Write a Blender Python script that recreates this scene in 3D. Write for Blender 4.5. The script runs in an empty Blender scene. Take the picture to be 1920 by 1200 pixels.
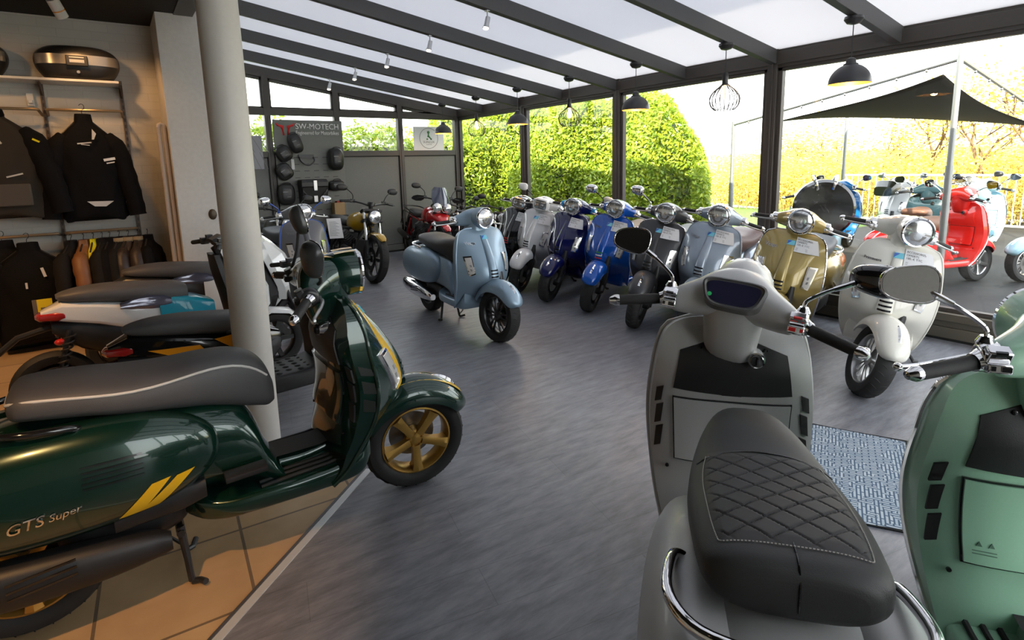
import bpy, bmesh, math, random
import numpy as np
from mathutils import Matrix, Vector
random.seed(7)
rng = np.random.default_rng(7)
PI = math.pi
scn = bpy.context.scene
COL = scn.collection
R = math.radians

# ------------------------------------------------------------------ materials
MATS = {}
def _new(name):
    m = bpy.data.materials.new(name); m.use_nodes = True
    nt = m.node_tree
    return m, nt, nt.nodes['Principled BSDF']
def mat(name, col, rough=.5, metal=0., coat=0., emit=None, es=0., spec=.5, var=0., scale=20., bump=0., bscale=200., trans=0., sheen=0.):
    if name in MATS: return MATS[name]
    m, nt, b = _new(name)
    b.inputs['Base Color'].default_value = (*col, 1)
    b.inputs['Roughness'].default_value = rough
    b.inputs['Metallic'].default_value = metal
    b.inputs['Coat Weight'].default_value = coat
    b.inputs['Coat Roughness'].default_value = .04
    b.inputs['Specular IOR Level'].default_value = spec
    b.inputs['Transmission Weight'].default_value = trans
    if sheen: b.inputs['Sheen Weight'].default_value = sheen
    if emit:
        b.inputs['Emission Color'].default_value = (*emit, 1); b.inputs['Emission Strength'].default_value = es
    tc = nt.nodes.new('ShaderNodeTexCoord')
    if var:
        n = nt.nodes.new('ShaderNodeTexNoise'); n.inputs['Scale'].default_value = scale; n.inputs['Detail'].default_value = 4
        nt.links.new(tc.outputs['Object'], n.inputs['Vector'])
        cr = nt.nodes.new('ShaderNodeValToRGB')
        cr.color_ramp.elements[0].position = .3; cr.color_ramp.elements[1].position = .7
        cr.color_ramp.elements[0].color = (*[c*(1-var) for c in col], 1)
        cr.color_ramp.elements[1].color = (*[min(1, c*(1+var)) for c in col], 1)
        nt.links.new(n.outputs['Fac'], cr.inputs['Fac']); nt.links.new(cr.outputs['Color'], b.inputs['Base Color'])
    if bump:
        n2 = nt.nodes.new('ShaderNodeTexNoise'); n2.inputs['Scale'].default_value = bscale
        nt.links.new(tc.outputs['Object'], n2.inputs['Vector'])
        bp = nt.nodes.new('ShaderNodeBump'); bp.inputs['Strength'].default_value = bump; bp.inputs['Distance'].default_value = .002
        nt.links.new(n2.outputs['Fac'], bp.inputs['Height']); nt.links.new(bp.outputs['Normal'], b.inputs['Normal'])
    MATS[name] = m
    return m
def paint(name, col, rough=.3, metal=0., coat=1.):
    return mat(name, col, rough, metal, coat, var=.03, scale=300, spec=.15)
def nodemat(name, fn):
    if name in MATS: return MATS[name]
    m, nt, b = _new(name); fn(nt, b); MATS[name] = m
    return m

BLACK = mat('black_plastic', (.012, .012, .013), .45, bump=.15, bscale=400)
GLOSSBLACK = mat('gloss_black', (.008, .008, .009), .12, coat=.6)
SATIN = mat('satin_black', (.02, .02, .022), .35)
RUBBER = mat('rubber', (.014, .014, .014), .7, bump=.2, bscale=150)
CHROME = mat('chrome', (.82, .82, .83), .06, 1.)
ALU = mat('aluminium', (.5, .5, .5), .3, 1.)
STEEL = mat('dull_steel', (.28, .27, .26), .35, .9)
DARKMETAL = mat('dark_metal', (.04, .04, .042), .4, .6)
LENS = mat('clear_lens', (.8, .82, .83), .12, .85, coat=1)
LENSDARK = mat('smoked_lens', (.03, .03, .035), .08, .3, coat=1)
INDIC = mat('indicator_lens', (.62, .6, .58), .15, .2, coat=1)
REDLENS = mat('red_lens', (.35, .01, .01), .12, coat=1)
AMBER = mat('amber_lens', (.8, .3, .02), .15, coat=1)
SEATGREY = mat('grey_vinyl', (.07, .068, .07), .55, bump=.2, bscale=500)
SEATBLACK = mat('black_vinyl', (.022, .022, .023), .48, bump=.2, bscale=500)
SEATBROWN = mat('brown_vinyl', (.13, .06, .035), .5, bump=.2, bscale=500)
SEATMAUVE = mat('mauve_vinyl', (.085, .045, .042), .5, bump=.2, bscale=500)
SEATNAVY = mat('slate_vinyl', (.028, .036, .048), .5, bump=.2, bscale=500)
SEATCREAM = mat('cream_vinyl', (.6, .52, .42), .5)
WHITEPLASTIC = mat('white_plastic', (.75, .74, .72), .35)
PAPER = mat('paper', (.78, .78, .8), .8)
INK = mat('ink', (.02, .02, .025), .6)
GREYINK = mat('grey_ink', (.2, .2, .21), .6)
WHITEINK = mat('white_ink', (.85, .85, .85), .5)
SCREEN = mat('dark_screen', (.02, .02, .045), .08, coat=1)
GREENDOT = mat('green_sticker', (.05, .6, .2), .4)
BADGE = mat('badge_blue', (.03, .12, .5), .25, coat=1)
BADGE2 = mat('badge_cyan', (.15, .55, .7), .25, coat=1)
RED = mat('red_paint_small', (.6, .02, .02), .3)
YELLOW = mat('yellow_stripe', (.82, .48, .006), .35, coat=.6)
FRAME = mat('frame_brown_grey', (.055, .048, .043), .45, var=.04, scale=60)
FRAMEDARK = mat('gasket_black', (.01, .01, .01), .6)
PANELGREY = mat('panel_grey', (.14, .145, .135), .5, var=.04, scale=40)
BEAM = mat('rafter_grey', (.06, .058, .058), .5, var=.04, scale=60)

def glass_mat(name='window_glass', tint=(.97, .98, .975)):
    def f(nt, b):
        nt.nodes.remove(b)
        out = nt.nodes['Material Output']
        t = nt.nodes.new('ShaderNodeBsdfTransparent'); t.inputs['Color'].default_value = (*tint, 1)
        g = nt.nodes.new('ShaderNodeBsdfGlossy'); g.inputs['Roughness'].default_value = .005
        fr = nt.nodes.new('ShaderNodeFresnel'); fr.inputs['IOR'].default_value = 1.45
        mx = nt.nodes.new('ShaderNodeMixShader')
        ge = nt.nodes.new('ShaderNodeNewGeometry'); iv = nt.nodes.new('ShaderNodeMath'); iv.operation = 'SUBTRACT'; iv.inputs[0].default_value = 1
        nt.links.new(ge.outputs['Backfacing'], iv.inputs[1]); ml = nt.nodes.new('ShaderNodeMath'); ml.operation = 'MULTIPLY'
        nt.links.new(fr.outputs['Fac'], ml.inputs[0]); nt.links.new(iv.outputs[0], ml.inputs[1])
        nt.links.new(ml.outputs[0], mx.inputs['Fac']); nt.links.new(t.outputs[0], mx.inputs[1]); nt.links.new(g.outputs[0], mx.inputs[2])
        nt.links.new(mx.outputs[0], out.inputs['Surface'])
    return nodemat(name, f)
GLASS = glass_mat()

def poly_mat():
    def f(nt, b):
        nt.nodes.remove(b)
        out = nt.nodes['Material Output']
        t = nt.nodes.new('ShaderNodeBsdfTranslucent')
        d = nt.nodes.new('ShaderNodeBsdfDiffuse'); d.inputs['Color'].default_value = (.8, .8, .81, 1)
        mx = nt.nodes.new('ShaderNodeMixShader'); mx.inputs['Fac'].default_value = .63
        n = nt.nodes.new('ShaderNodeTexNoise'); n.inputs['Scale'].default_value = .7
        tc = nt.nodes.new('ShaderNodeTexCoord'); nt.links.new(tc.outputs['Object'], n.inputs['Vector'])
        cr = nt.nodes.new('ShaderNodeValToRGB')
        cr.color_ramp.elements[0].color = (.76, .76, .79, 1); cr.color_ramp.elements[1].color = (.82, .82, .84, 1)
        nt.links.new(n.outputs['Fac'], cr.inputs['Fac']); nt.links.new(cr.outputs['Color'], t.inputs['Color'])
        nt.links.new(t.outputs[0], mx.inputs[1]); nt.links.new(d.outputs[0], mx.inputs[2])
        nt.links.new(mx.outputs[0], out.inputs['Surface'])
    return nodemat('opal_polycarbonate', f)

def vinyl_floor():
    def f(nt, b):
        tc = nt.nodes.new('ShaderNodeTexCoord')
        mp = nt.nodes.new('ShaderNodeMapping'); mp.inputs['Rotation'].default_value = (0, 0, R(12)); mp.inputs['Scale'].default_value = (1.6, 7, 1)
        nt.links.new(tc.outputs['Object'], mp.inputs['Vector'])
        n = nt.nodes.new('ShaderNodeTexNoise'); n.inputs['Scale'].default_value = 3.2; n.inputs['Detail'].default_value = 9; n.inputs['Roughness'].default_value = .68
        nt.links.new(mp.outputs[0], n.inputs['Vector'])
        cr = nt.nodes.new('ShaderNodeValToRGB')
        cr.color_ramp.elements[0].position = .28; cr.color_ramp.elements[1].position = .72
        cr.color_ramp.elements[0].color = (.115, .117, .135, 1); cr.color_ramp.elements[1].color = (.29, .293, .322, 1)
        nt.links.new(n.outputs['Fac'], cr.inputs['Fac'])
        br = nt.nodes.new('ShaderNodeTexBrick')
        br.inputs['Scale'].default_value = 1; br.inputs['Brick Width'].default_value = 1.2; br.inputs['Row Height'].default_value = .2; br.inputs['Mortar Size'].default_value = .0015
        br.inputs['Color1'].default_value = (1, 1, 1, 1); br.inputs['Color2'].default_value = (.86, .86, .87, 1); br.inputs['Mortar'].default_value = (.7, .7, .7, 1)
        m2 = nt.nodes.new('ShaderNodeMapping'); m2.inputs['Rotation'].default_value = (0, 0, R(12))
        nt.links.new(tc.outputs['Object'], m2.inputs['Vector']); nt.links.new(m2.outputs[0], br.inputs['Vector'])
        mul = nt.nodes.new('ShaderNodeMixRGB'); mul.blend_type = 'MULTIPLY'; mul.inputs['Fac'].default_value = 1
        nt.links.new(cr.outputs['Color'], mul.inputs[1]); nt.links.new(br.outputs['Color'], mul.inputs[2])
        nt.links.new(mul.outputs[0], b.inputs['Base Color'])
        b.inputs['Roughness'].default_value = .38; b.inputs['Specular IOR Level'].default_value = .5
        bp = nt.nodes.new('ShaderNodeBump'); bp.inputs['Strength'].default_value = .12; bp.inputs['Distance'].default_value = .003
        nt.links.new(n.outputs['Fac'], bp.inputs['Height']); nt.links.new(bp.outputs['Normal'], b.inputs['Normal'])
    return nodemat('grey_vinyl_planks', f)

def tile_floor():
    def f(nt, b):
        tc = nt.nodes.new('ShaderNodeTexCoord')
        mp = nt.nodes.new('ShaderNodeMapping'); mp.inputs['Rotation'].default_value = (0, 0, R(3.4)); mp.inputs['Location'].default_value = (-.1306, -.052, 0)
        nt.links.new(tc.outputs['Object'], mp.inputs['Vector'])
        br = nt.nodes.new('ShaderNodeTexBrick'); br.offset = 0
        br.inputs['Scale'].default_value = 1; br.inputs['Brick Width'].default_value = .48; br.inputs['Row Height'].default_value = .48; br.inputs['Mortar Size'].default_value = .006
        br.inputs['Color1'].default_value = (.60, .42, .23, 1); br.inputs['Color2'].default_value = (.54, .375, .21, 1); br.inputs['Mortar'].default_value = (.2, .15, .1, 1)
        nt.links.new(mp.outputs[0], br.inputs['Vector'])
        n = nt.nodes.new('ShaderNodeTexNoise'); n.inputs['Scale'].default_value = 7; n.inputs['Detail'].default_value = 6
        nt.links.new(tc.outputs['Object'], n.inputs['Vector'])
        cr = nt.nodes.new('ShaderNodeValToRGB'); cr.color_ramp.elements[0].color = (.72, .68, .62, 1); cr.color_ramp.elements[1].color = (1.1, 1.08, 1.05, 1)
        nt.links.new(n.outputs['Fac'], cr.inputs['Fac'])
        mul = nt.nodes.new('ShaderNodeMixRGB'); mul.blend_type = 'MULTIPLY'; mul.inputs['Fac'].default_value = 1
        nt.links.new(br.outputs['Color'], mul.inputs[1]); nt.links.new(cr.outputs['Color'], mul.inputs[2])
        nt.links.new(mul.outputs[0], b.inputs['Base Color']); b.inputs['Roughness'].default_value = .4
        bp = nt.nodes.new('ShaderNodeBump'); bp.inputs['Strength'].default_value = .4; bp.inputs['Distance'].default_value = .003; bp.invert = True
        nt.links.new(br.outputs['Fac'], bp.inputs['Height']); nt.links.new(bp.outputs['Normal'], b.inputs['Normal'])
    return nodemat('beige_stone_tiles', f)

def board_wall():
    def f(nt, b):
        tc = nt.nodes.new('ShaderNodeTexCoord')
        br = nt.nodes.new('ShaderNodeTexBrick')
        mp = nt.nodes.new('ShaderNodeMapping'); mp.inputs['Rotation'].default_value = (R(90), 0, 0)
        nt.links.new(tc.outputs['Object'], mp.inputs['Vector'])
        br.inputs['Scale'].default_value = 1; br.inputs['Brick Width'].default_value = .25; br.inputs['Row Height'].default_value = .075; br.inputs['Mortar Size'].default_value = .004
        br.inputs['Color1'].default_value = (.62, .6, .55, 1); br.inputs['Color2'].default_value = (.58, .56, .52, 1); br.inputs['Mortar'].default_value = (.55, .53, .49, 1)
        nt.links.new(mp.outputs[0], br.inputs['Vector']); nt.links.new(br.outputs['Color'], b.inputs['Base Color'])
        b.inputs['Roughness'].default_value = .6
        bp = nt.nodes.new('ShaderNodeBump'); bp.inputs['Strength'].default_value = .2; bp.inputs['Distance'].default_value = .003; bp.invert = True
        nt.links.new(br.outputs['Fac'], bp.inputs['Height']); nt.links.new(bp.outputs['Normal'], b.inputs['Normal'])
    return nodemat('painted_brick', f)

def mat_weave():
    def f(nt, b):
        tc = nt.nodes.new('ShaderNodeTexCoord')
        outs = []
        for ang in (45, -45):
            mp = nt.nodes.new('ShaderNodeMapping'); mp.inputs['Rotation'].default_value = (0, 0, R(ang + 20))
            nt.links.new(tc.outputs['Object'], mp.inputs['Vector'])
            br = nt.nodes.new('ShaderNodeTexBrick'); br.inputs['Scale'].default_value = 1
            br.inputs['Brick Width'].default_value = .06; br.inputs['Row Height'].default_value = .016; br.inputs['Mortar Size'].default_value = .0035
            br.inputs['Color1'].default_value = (.44, .5, .54, 1); br.inputs['Color2'].default_value = (.33, .4, .46, 1); br.inputs['Mortar'].default_value = (.06, .1, .16, 1)
            nt.links.new(mp.outputs[0], br.inputs['Vector']); outs.append(br)
        ck = nt.nodes.new('ShaderNodeTexVoronoi'); ck.inputs['Scale'].default_value = 22
        nt.links.new(tc.outputs['Object'], ck.inputs['Vector'])
        gt = nt.nodes.new('ShaderNodeMath'); gt.operation = 'GREATER_THAN'; gt.inputs[1].default_value = .5
        sp = nt.nodes.new('ShaderNodeSeparateColor'); nt.links.new(ck.outputs['Color'], sp.inputs[0]); nt.links.new(sp.outputs[0], gt.inputs[0])
        mx = nt.nodes.new('ShaderNodeMixRGB'); nt.links.new(gt.outputs[0], mx.inputs['Fac'])
        nt.links.new(outs[0].outputs['Color'], mx.inputs[1]); nt.links.new(outs[1].outputs['Color'], mx.inputs[2])
        nt.links.new(mx.outputs[0], b.inputs['Base Color']); b.inputs['Roughness'].default_value = .95
    return nodemat('blue_white_weave', f)

def leaf_mat(name, c1, c2):
    def f(nt, b):
        oi = nt.nodes.new('ShaderNodeTexCoord')
        n = nt.nodes.new('ShaderNodeTexNoise'); n.inputs['Scale'].default_value = 9; n.inputs['Detail'].default_value = 3
        nt.links.new(oi.outputs['Object'], n.inputs['Vector'])
        cr = nt.nodes.new('ShaderNodeValToRGB'); cr.color_ramp.elements[0].position = .35; cr.color_ramp.elements[1].position = .65
        cr.color_ramp.elements[0].color = (*c1, 1); cr.color_ramp.elements[1].color = (*c2, 1)
        nt.links.new(n.outputs['Fac'], cr.inputs['Fac']); nt.links.new(cr.outputs['Color'], b.inputs['Base Color'])
        b.inputs['Roughness'].default_value = .4
        out = nt.nodes['Material Output']
        t = nt.nodes.new('ShaderNodeBsdfTranslucent'); nt.links.new(cr.outputs['Color'], t.inputs['Color'])
        mx = nt.nodes.new('ShaderNodeMixShader'); mx.inputs['Fac'].default_value = .3
        nt.links.new(b.outputs[0], mx.inputs[1]); nt.links.new(t.outputs[0], mx.inputs[2]); nt.links.new(mx.outputs[0], out.inputs['Surface'])
    return nodemat(name, f)

# ------------------------------------------------------------------ mesh builder
def cr_interp(st, n):
    """Catmull-Rom through stations (rows) -> n samples per span"""
    st = np.array(st, float); out = []
    for i in range(len(st)-1):
        p0 = st[max(i-1, 0)]; p1 = st[i]; p2 = st[i+1]; p3 = st[min(i+2, len(st)-1)]
        for t in np.linspace(0, 1, n, endpoint=False):
            out.append(.5*((2*p1)+(-p0+p2)*t+(2*p0-5*p1+4*p2-p3)*t*t+(-p0+3*p1-3*p2+p3)*t**3))
    out.append(st[-1])
    return np.array(out)

class M:
    def __init__(s): s.v = []; s.f = []; s.mi = []; s.cur = 0
    def add(s, vs, fs):
        o = len(s.v); s.v += [tuple(map(float, p)) for p in vs]
        s.f += [tuple(i+o for i in f) for f in fs]; s.mi += [s.cur]*len(fs)
        return s
    def loft(s, rings, closed=True, cap=True):
        n = len(rings[0]); vs = [p for r in rings for p in r]; fs = []
        for i in range(len(rings)-1):
            for j in range(n if closed else n-1):
                k = (j+1) % n
                fs.append((i*n+j, i*n+k, (i+1)*n+k, (i+1)*n+j))
        if cap and closed:
            fs.append(tuple(range(n-1, -1, -1))); b = (len(rings)-1)*n; fs.append(tuple(range(b, b+n)))
        return s.add(vs, fs)
    def grid(s, fn, us, vs_):
        us = list(us); vs_ = list(vs_)
        return s.loft([[fn(u, v) for u in us] for v in vs_], closed=False)
    def tube(s, pts, r, n=10, cap=True, smooth=0, closed=False):
        pts = np.array(pts, float)
        if smooth:
            rr = np.array(r if hasattr(r, '__len__') else [r]*len(pts), float)[:, None]
            if closed:
                q = np.vstack([pts[-1:], pts, pts[:2]]); qq = cr_interp(q, smooth)
                pts = qq[smooth:-smooth-1]; r = [float(rr[0])]*len(pts)
            else:
                q = cr_interp(np.hstack([pts, rr]), smooth); pts = q[:, :3]; r = q[:, 3].tolist()
        N = len(pts)
        if not hasattr(r, '__len__'): r = [r]*N
        T = np.zeros_like(pts)
        for i in range(N):
            if closed: a, b = pts[i-1], pts[(i+1) % N]
            else: a, b = pts[max(i-1, 0)], pts[min(i+1, N-1)]
            d = b-a; T[i] = d/(np.linalg.norm(d)+1e-12)
        up = np.array([0, 0, 1.]) if abs(T[0][2]) < .9 else np.array([1., 0, 0])
        nrm = np.cross(T[0], up); nrm /= np.linalg.norm(nrm)
        rings = []
        for i in range(N):
            nrm = nrm - T[i]*(nrm@T[i]); nrm /= (np.linalg.norm(nrm)+1e-12)
            bi = np.cross(T[i], nrm)
            rings.append([pts[i]+r[i]*(math.cos(2*PI*k/n)*nrm+math.sin(2*PI*k/n)*bi) for k in range(n)])
        if closed: rings.append(rings[0])
        return s.loft(rings, cap=cap and not closed)
    def lathe(s, prof, o=(0, 0, 0), ax='z', n=24, cap=True):
        rings = []
        for r, h in prof:
            ring = []
            for k in range(n):
                a = 2*PI*k/n; c, q = r*math.cos(a), r*math.sin(a)
                p = {'z': (c, q, h), 'y': (q, h, c), 'x': (h, c, q)}[ax]
                ring.append((o[0]+p[0], o[1]+p[1], o[2]+p[2]))
            rings.append(ring)
        return s.loft(rings, cap=cap)
    def box(s, c, d, rot=None):
        x, y, z = d[0]/2, d[1]/2, d[2]/2
        vs = [(sx*x, sy*y, sz*z) for sx in (-1, 1) for sy in (-1, 1) for sz in (-1, 1)]
        if rot is not None: vs = [tuple(rot @ Vector(p)) for p in vs]
        vs = [(p[0]+c[0], p[1]+c[1], p[2]+c[2]) for p in vs]
        return s.add(vs, [(0, 1, 3, 2), (4, 6, 7, 5), (0, 4, 5, 1), (2, 3, 7, 6), (0, 2, 6, 4), (1, 5, 7, 3)])
    def boxb(s, a, b):
        return s.box([(a[i]+b[i])/2 for i in range(3)], [abs(b[i]-a[i]) for i in range(3)])
    def ell(s, c, r, nu=20, nv=12, p=2.):
        rings = []
        for i in range(nv+1):
            t = -PI/2+PI*i/nv; ct = max(math.cos(t), 1e-3); st = math.sin(t)
            ring = []
            for k in range(nu):
                a = 2*PI*k/nu
                f = lambda w: math.copysign(abs(w)**(2/p), w)
                ring.append((c[0]+r[0]*f(ct)*f(math.cos(a)), c[1]+r[1]*f(ct)*f(math.sin(a)), c[2]+r[2]*f(st)))
            rings.append(ring)
        return s.loft(rings)
    def prism(s, pts, vec):
        n = len(pts); b = [tuple(p[i]+vec[i] for i in range(3)) for p in pts]
        return s.loft([pts, b])
    def poly(s, pts): return s.add(pts, [tuple(range(len(pts)))])
    def xf(s, mtx, start=0):
        for i in range(start, len(s.v)): s.v[i] = tuple(mtx @ Vector(s.v[i]))
        return s
    def text(s, txt, fn, size=1., align='LEFT', ext=0.):
        cu = bpy.data.curves.new('t', 'FONT'); cu.body = txt; cu.size = size; cu.align_x = align; cu.extrude = ext; cu.resolution_u = 3
        o = bpy.data.objects.new('t', cu); COL.objects.link(o)
        bpy.context.view_layer.update()
        me = o.to_mesh()
        vs = [fn(v.co.x, v.co.y, v.co.z) for v in me.vertices]; fs = [tuple(p.vertices) for p in me.polygons]
        s.add(vs, fs); o.to_mesh_clear(); bpy.data.objects.remove(o); bpy.data.curves.remove(cu)
        return s
    def fit(s, i0, x0, x1, z0, z1):
        xs = [v[0] for v in s.v[i0:]]; zs = [v[2] for v in s.v[i0:]]; a, b, c, d = min(xs), max(xs), min(zs), max(zs)
        s.v[i0:] = [(x0+(x-a)/(b-a)*(x1-x0), y, z0+(z-c)/(d-c)*(z1-z0)) for x, y, z in s.v[i0:]]
        return s
    def mesh(s, name, sharp=35, merge=True):
        me = bpy.data.meshes.new(name)
        me.from_pydata(s.v, [], s.f)
        if any(s.mi): me.polygons.foreach_set('material_index', s.mi)
        bm = bmesh.new(); bm.from_mesh(me)
        if merge: bmesh.ops.remove_doubles(bm, verts=bm.verts, dist=1e-5)
        bmesh.ops.recalc_face_normals(bm, faces=bm.faces)
        bm.to_mesh(me); bm.free()
        me.polygons.foreach_set('use_smooth', [True]*len(me.polygons))
        if sharp: me.set_sharp_from_angle(angle=R(sharp))
        me.update()
        return me

def ob(name, m, mt, parent=None, sharp=35, bevel=0., label=None, kind=None, cat=None, group=None, loc=None, rot=None):
    me = m.mesh(name, sharp) if isinstance(m, M) else m
    mts = mt if isinstance(mt, (list, tuple)) else [mt]
    if not me.materials:
        for x in mts: me.materials.append(x)
    o = bpy.data.objects.new(name, me); COL.objects.link(o)
    if parent: o.parent = parent
    if bevel:
        b = o.modifiers.new('bevel', 'BEVEL'); b.width = bevel; b.segments = 2; b.limit_method = 'ANGLE'; b.angle_limit = R(40)
    if label: o['label'] = label
    if kind: o['kind'] = kind
    if cat: o['category'] = cat
    if group: o['group'] = group
    if loc: o.location = loc
    if rot: o.rotation_euler = rot
    return o
CACHE = {}
def part(key, name, fn, mt, parent, mtx=None, sharp=35, label=None, bevel=0.):
    if key not in CACHE:
        m = M(); fn(m); me = m.mesh(name, sharp); CACHE[key] = me
        me.materials.append(None)
    o = bpy.data.objects.new(name, CACHE[key]); COL.objects.link(o); o.parent = parent
    o.material_slots[0].link = 'OBJECT'; o.material_slots[0].material = mt
    if mtx is not None: o.matrix_basis = mtx
    if bevel:
        b = o.modifiers.new('bevel', 'BEVEL'); b.width = bevel; b.segments = 2; b.limit_method = 'ANGLE'; b.angle_limit = R(40)
    if label: o['label'] = label
    return o
def empty(name, loc, rot=(0, 0, 0), scale=(1, 1, 1), label=None, cat=None, group=None):
    o = bpy.data.objects.new(name, None); COL.objects.link(o); o.empty_display_size = .1
    o.location = loc; o.rotation_euler = rot; o.scale = scale
    if label: o['label'] = label
    if cat: o['category'] = cat
    if group: o['group'] = group
    return o
def struct(name, m, mt, parent=None, sharp=35, bevel=0.):
    return ob(name, m, mt, parent, sharp, bevel, kind='structure')

def sell(hw, zb, zt, n=2.6, N=28, x=0.):
    mid = (zb+zt)/2; hh = (zt-zb)/2; out = []
    for k in range(N):
        a = 2*PI*k/N; c, q = math.cos(a), math.sin(a)
        out.append((x, hw*math.copysign(abs(c)**(2/n), c), mid+hh*math.copysign(abs(q)**(2/n), q)))
    return out

# ------------------------------------------------------------------ retro scooter
AX0 = Vector((1.0075, 0, 1.05)); AXD = Vector((-.45, 0, 1)).normalized()
def steer_mtx(deg):
    return Matrix.Translation(AX0) @ Matrix.Rotation(R(deg), 4, AXD) @ Matrix.Translation(-AX0)
SH = cr_interp([(.980, 1.100, .08, .02), (.970, 1.120, .155, .035), (.935, 1.15, .212, .05), (.86, 1.20, .240, .08), (.78, 1.252, .254, .125), (.70, 1.30, .264, .16),
      (.62, 1.332, .268, .185), (.53, 1.332, .264, .195), (.45, 1.225, .254, .12), (.37, 1.13, .240, .075), (.30, 1.07, .222, .055), (.25, 1.0, .205, .04)], 4)
def thick(z): return float(np.interp(z, [.25, .36, .5, .86, .94, .98], [.005, .03, .058, .055, .03, .004]))
_z = SH[::-1, 0]
def shp(z): return [float(np.interp(z, _z, SH[::-1, i])) for i in (1, 2, 3)]
def bulge(z): return .055*float(np.interp(z, [.25, .36, .5, .82, .95], [0, .5, 1, 1, 0]))
def sh_front(u, z, off=0.):
    xc, hw, sw = shp(z)
    return (xc-sw*abs(u)**1.9+off, hw*u, z)
def sh_back(y, z, off=0.):
    xc, hw, sw = shp(z); u = min(1, abs(y)/hw)
    return (xc-sw-.016-thick(z)-bulge(z)*(1-u**4)-off, y, z)
def m_shield(m):
    rings = []
    for z, xc, hw, sw in SH:
        us = np.linspace(-1, 1, 19)
        ring = [sh_front(u, z) for u in us] + [sh_back(hw*u, z) for u in np.linspace(.975, -.975, 13)]
        rings.append(ring)
    m.loft(rings)
def m_shield_trim(m):
    pts = [(shp(z)[0]-shp(z)[2]-.006, -shp(z)[1]-.002, z) for z in np.linspace(.25, .975, 26)]
    pts += [(1.10, y, .981) for y in (-.045, 0, .045)]
    pts += [(p[0], -p[1], p[2]) for p in reversed(pts[:26])]
    m.tube(pts, .0085, 8)
def fpatch(m, c, nu=6, nv=8, off=.006):
    """c = four (u,z) corners on the shield front"""
    c = np.array(c, float)
    def f(s, t, o):
        p = (1-t)*((1-s)*c[0]+s*c[1])+t*((1-s)*c[3]+s*c[2]); return sh_front(p[0], p[1], o)
    S = np.linspace(0, 1, nu); T = np.linspace(0, 1, nv)
    m.grid(lambda s, t: f(s, t, off), S, T)
    e = [(s, 0) for s in S]+[(1, t) for t in T[1:]]+[(s, 1) for s in S[::-1][1:]]+[(0, t) for t in T[::-1][1:]]
    m.loft([[f(s, t, off) for s, t in e[:-1]], [f(s, t, -.004) for s, t in e[:-1]]], cap=False)
def bpatch(m, c, nu=6, nv=8, off=.004):
    c = np.array(c, float)
    def f(s, t, o):
        p = (1-t)*((1-s)*c[0]+s*c[1])+t*((1-s)*c[3]+s*c[2]); return sh_back(p[0], p[1], o)
    S = np.linspace(0, 1, nu); T = np.linspace(0, 1, nv)
    m.grid(lambda s, t: f(s, t, off), S, T)
    e = [(s, 0) for s in S]+[(1, t) for t in T[1:]]+[(s, 1) for s in S[::-1][1:]]+[(0, t) for t in T[::-1][1:]]
    m.loft([[f(s, t, off) for s, t in e[:-1]], [f(s, t, -.004) for s, t in e[:-1]]], cap=False)
def m_tie(m):
    rings = []
    for z in np.linspace(.905, .555, 16):
        t = (.905-z)/.35; w = .030+.018*t; xc = shp(z)[0]
        h = .008+.016*min(1, t*4)
        rings.append([(xc-.004, -w, z)]+[(xc+h*(1-abs(k)**3), w*k, z) for k in np.linspace(-.95, .95, 9)]+[(xc-.004, w, z)])
    m.loft(rings, closed=False)
    m.poly(rings[0]); m.poly(rings[-1])
def m_slots(m):
    for z in (.625, .597, .569):
        xc = shp(z)[0]+.027; w = .036+.02*(.65-z)
        m.loft([[(xc-.01+.012*(1-k*k), w*k, z+dz) for k in np.linspace(-1, 1, 7)] for dz in (-.006, .006)], closed=False)
        m.loft([[(xc-.01+.012*(1-k*k), w*k, z+.006) for k in np.linspace(-1, 1, 7)], [(xc-.02, w*k, z+.006) for k in np.linspace(-1, 1, 7)]], closed=False)
def m_badge(m):
    fpatch(m, [(-.12, .918), (.12, .918), (.12, .885), (-.12, .885)], off=.014)
def m_badge2(m):
    m.add([sh_front(u, z, .0155) for u, z in ((-.115, .887), (.02, .916), (-.115, .916))], [(0, 1, 2)])
def m_signal(s):
    def f(m):
        a = [(.62, .755), (.86, .75), (.735, .58), (.57, .598)]
        fpatch(m, [(s*u, z) for u, z in a], off=.014)
    return f
def m_letter(m, txt='Vespa', size=.04, y0=-.19, z0=.845):
    def fn(x, y, z):
        yy = y0+x; zz = z0+y; xc, hw, sw = shp(zz); return sh_front(yy/hw, zz, .005+z)
    m.text(txt, fn, size, ext=.001)

BODY = cr_interp([(-.31, .50, .58, .05), (-.28, .45, .63, .11), (-.18, .40, .685, .16), (-.05, .37, .72, .19), (.12, .36, .735, .205), (.30, .36, .725, .195), (.45, .35, .70, .175),
       (.58, .33, .67, .155), (.66, .30, .635, .145), (.71, .28, .57, .14), (.745, .265, .46, .14), (.79, .26, .36, .15)], 4)
def m_body(m): m.loft([sell(hw, zb, zt, 2.6, 28, x) for x, zb, zt, hw in BODY])
CW = dict(x=.14, y=.145, z=.545, rx=.44, ry=.115, rz=.182)
def cowl_y(x, z):
    k = 1-abs((x-CW['x'])/CW['rx'])**2.3-abs((z-CW['z']-.06*(CW['x']-x)*0)/CW['rz'])**2.3
    return CW['y']+CW['ry']*max(0, k)**(1/2.3)
def m_cowl(s):
    def f(m): m.ell((CW['x'], s*CW['y'], CW['z']), (CW['rx'], CW['ry'], CW['rz']), 40, 24, 2.3)
    return f
def cpatch(m, pts, s, off=.003, n=10):
    c = np.array(pts, float)
    def f(a, b):
        p = (1-b)*((1-a)*c[0]+a*c[1])+b*((1-a)*c[3]+a*c[2]); return (p[0], s*(cowl_y(p[0], p[1])+off), p[1])
    m.grid(f, np.linspace(0, 1, n), np.linspace(0, 1, n))
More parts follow.
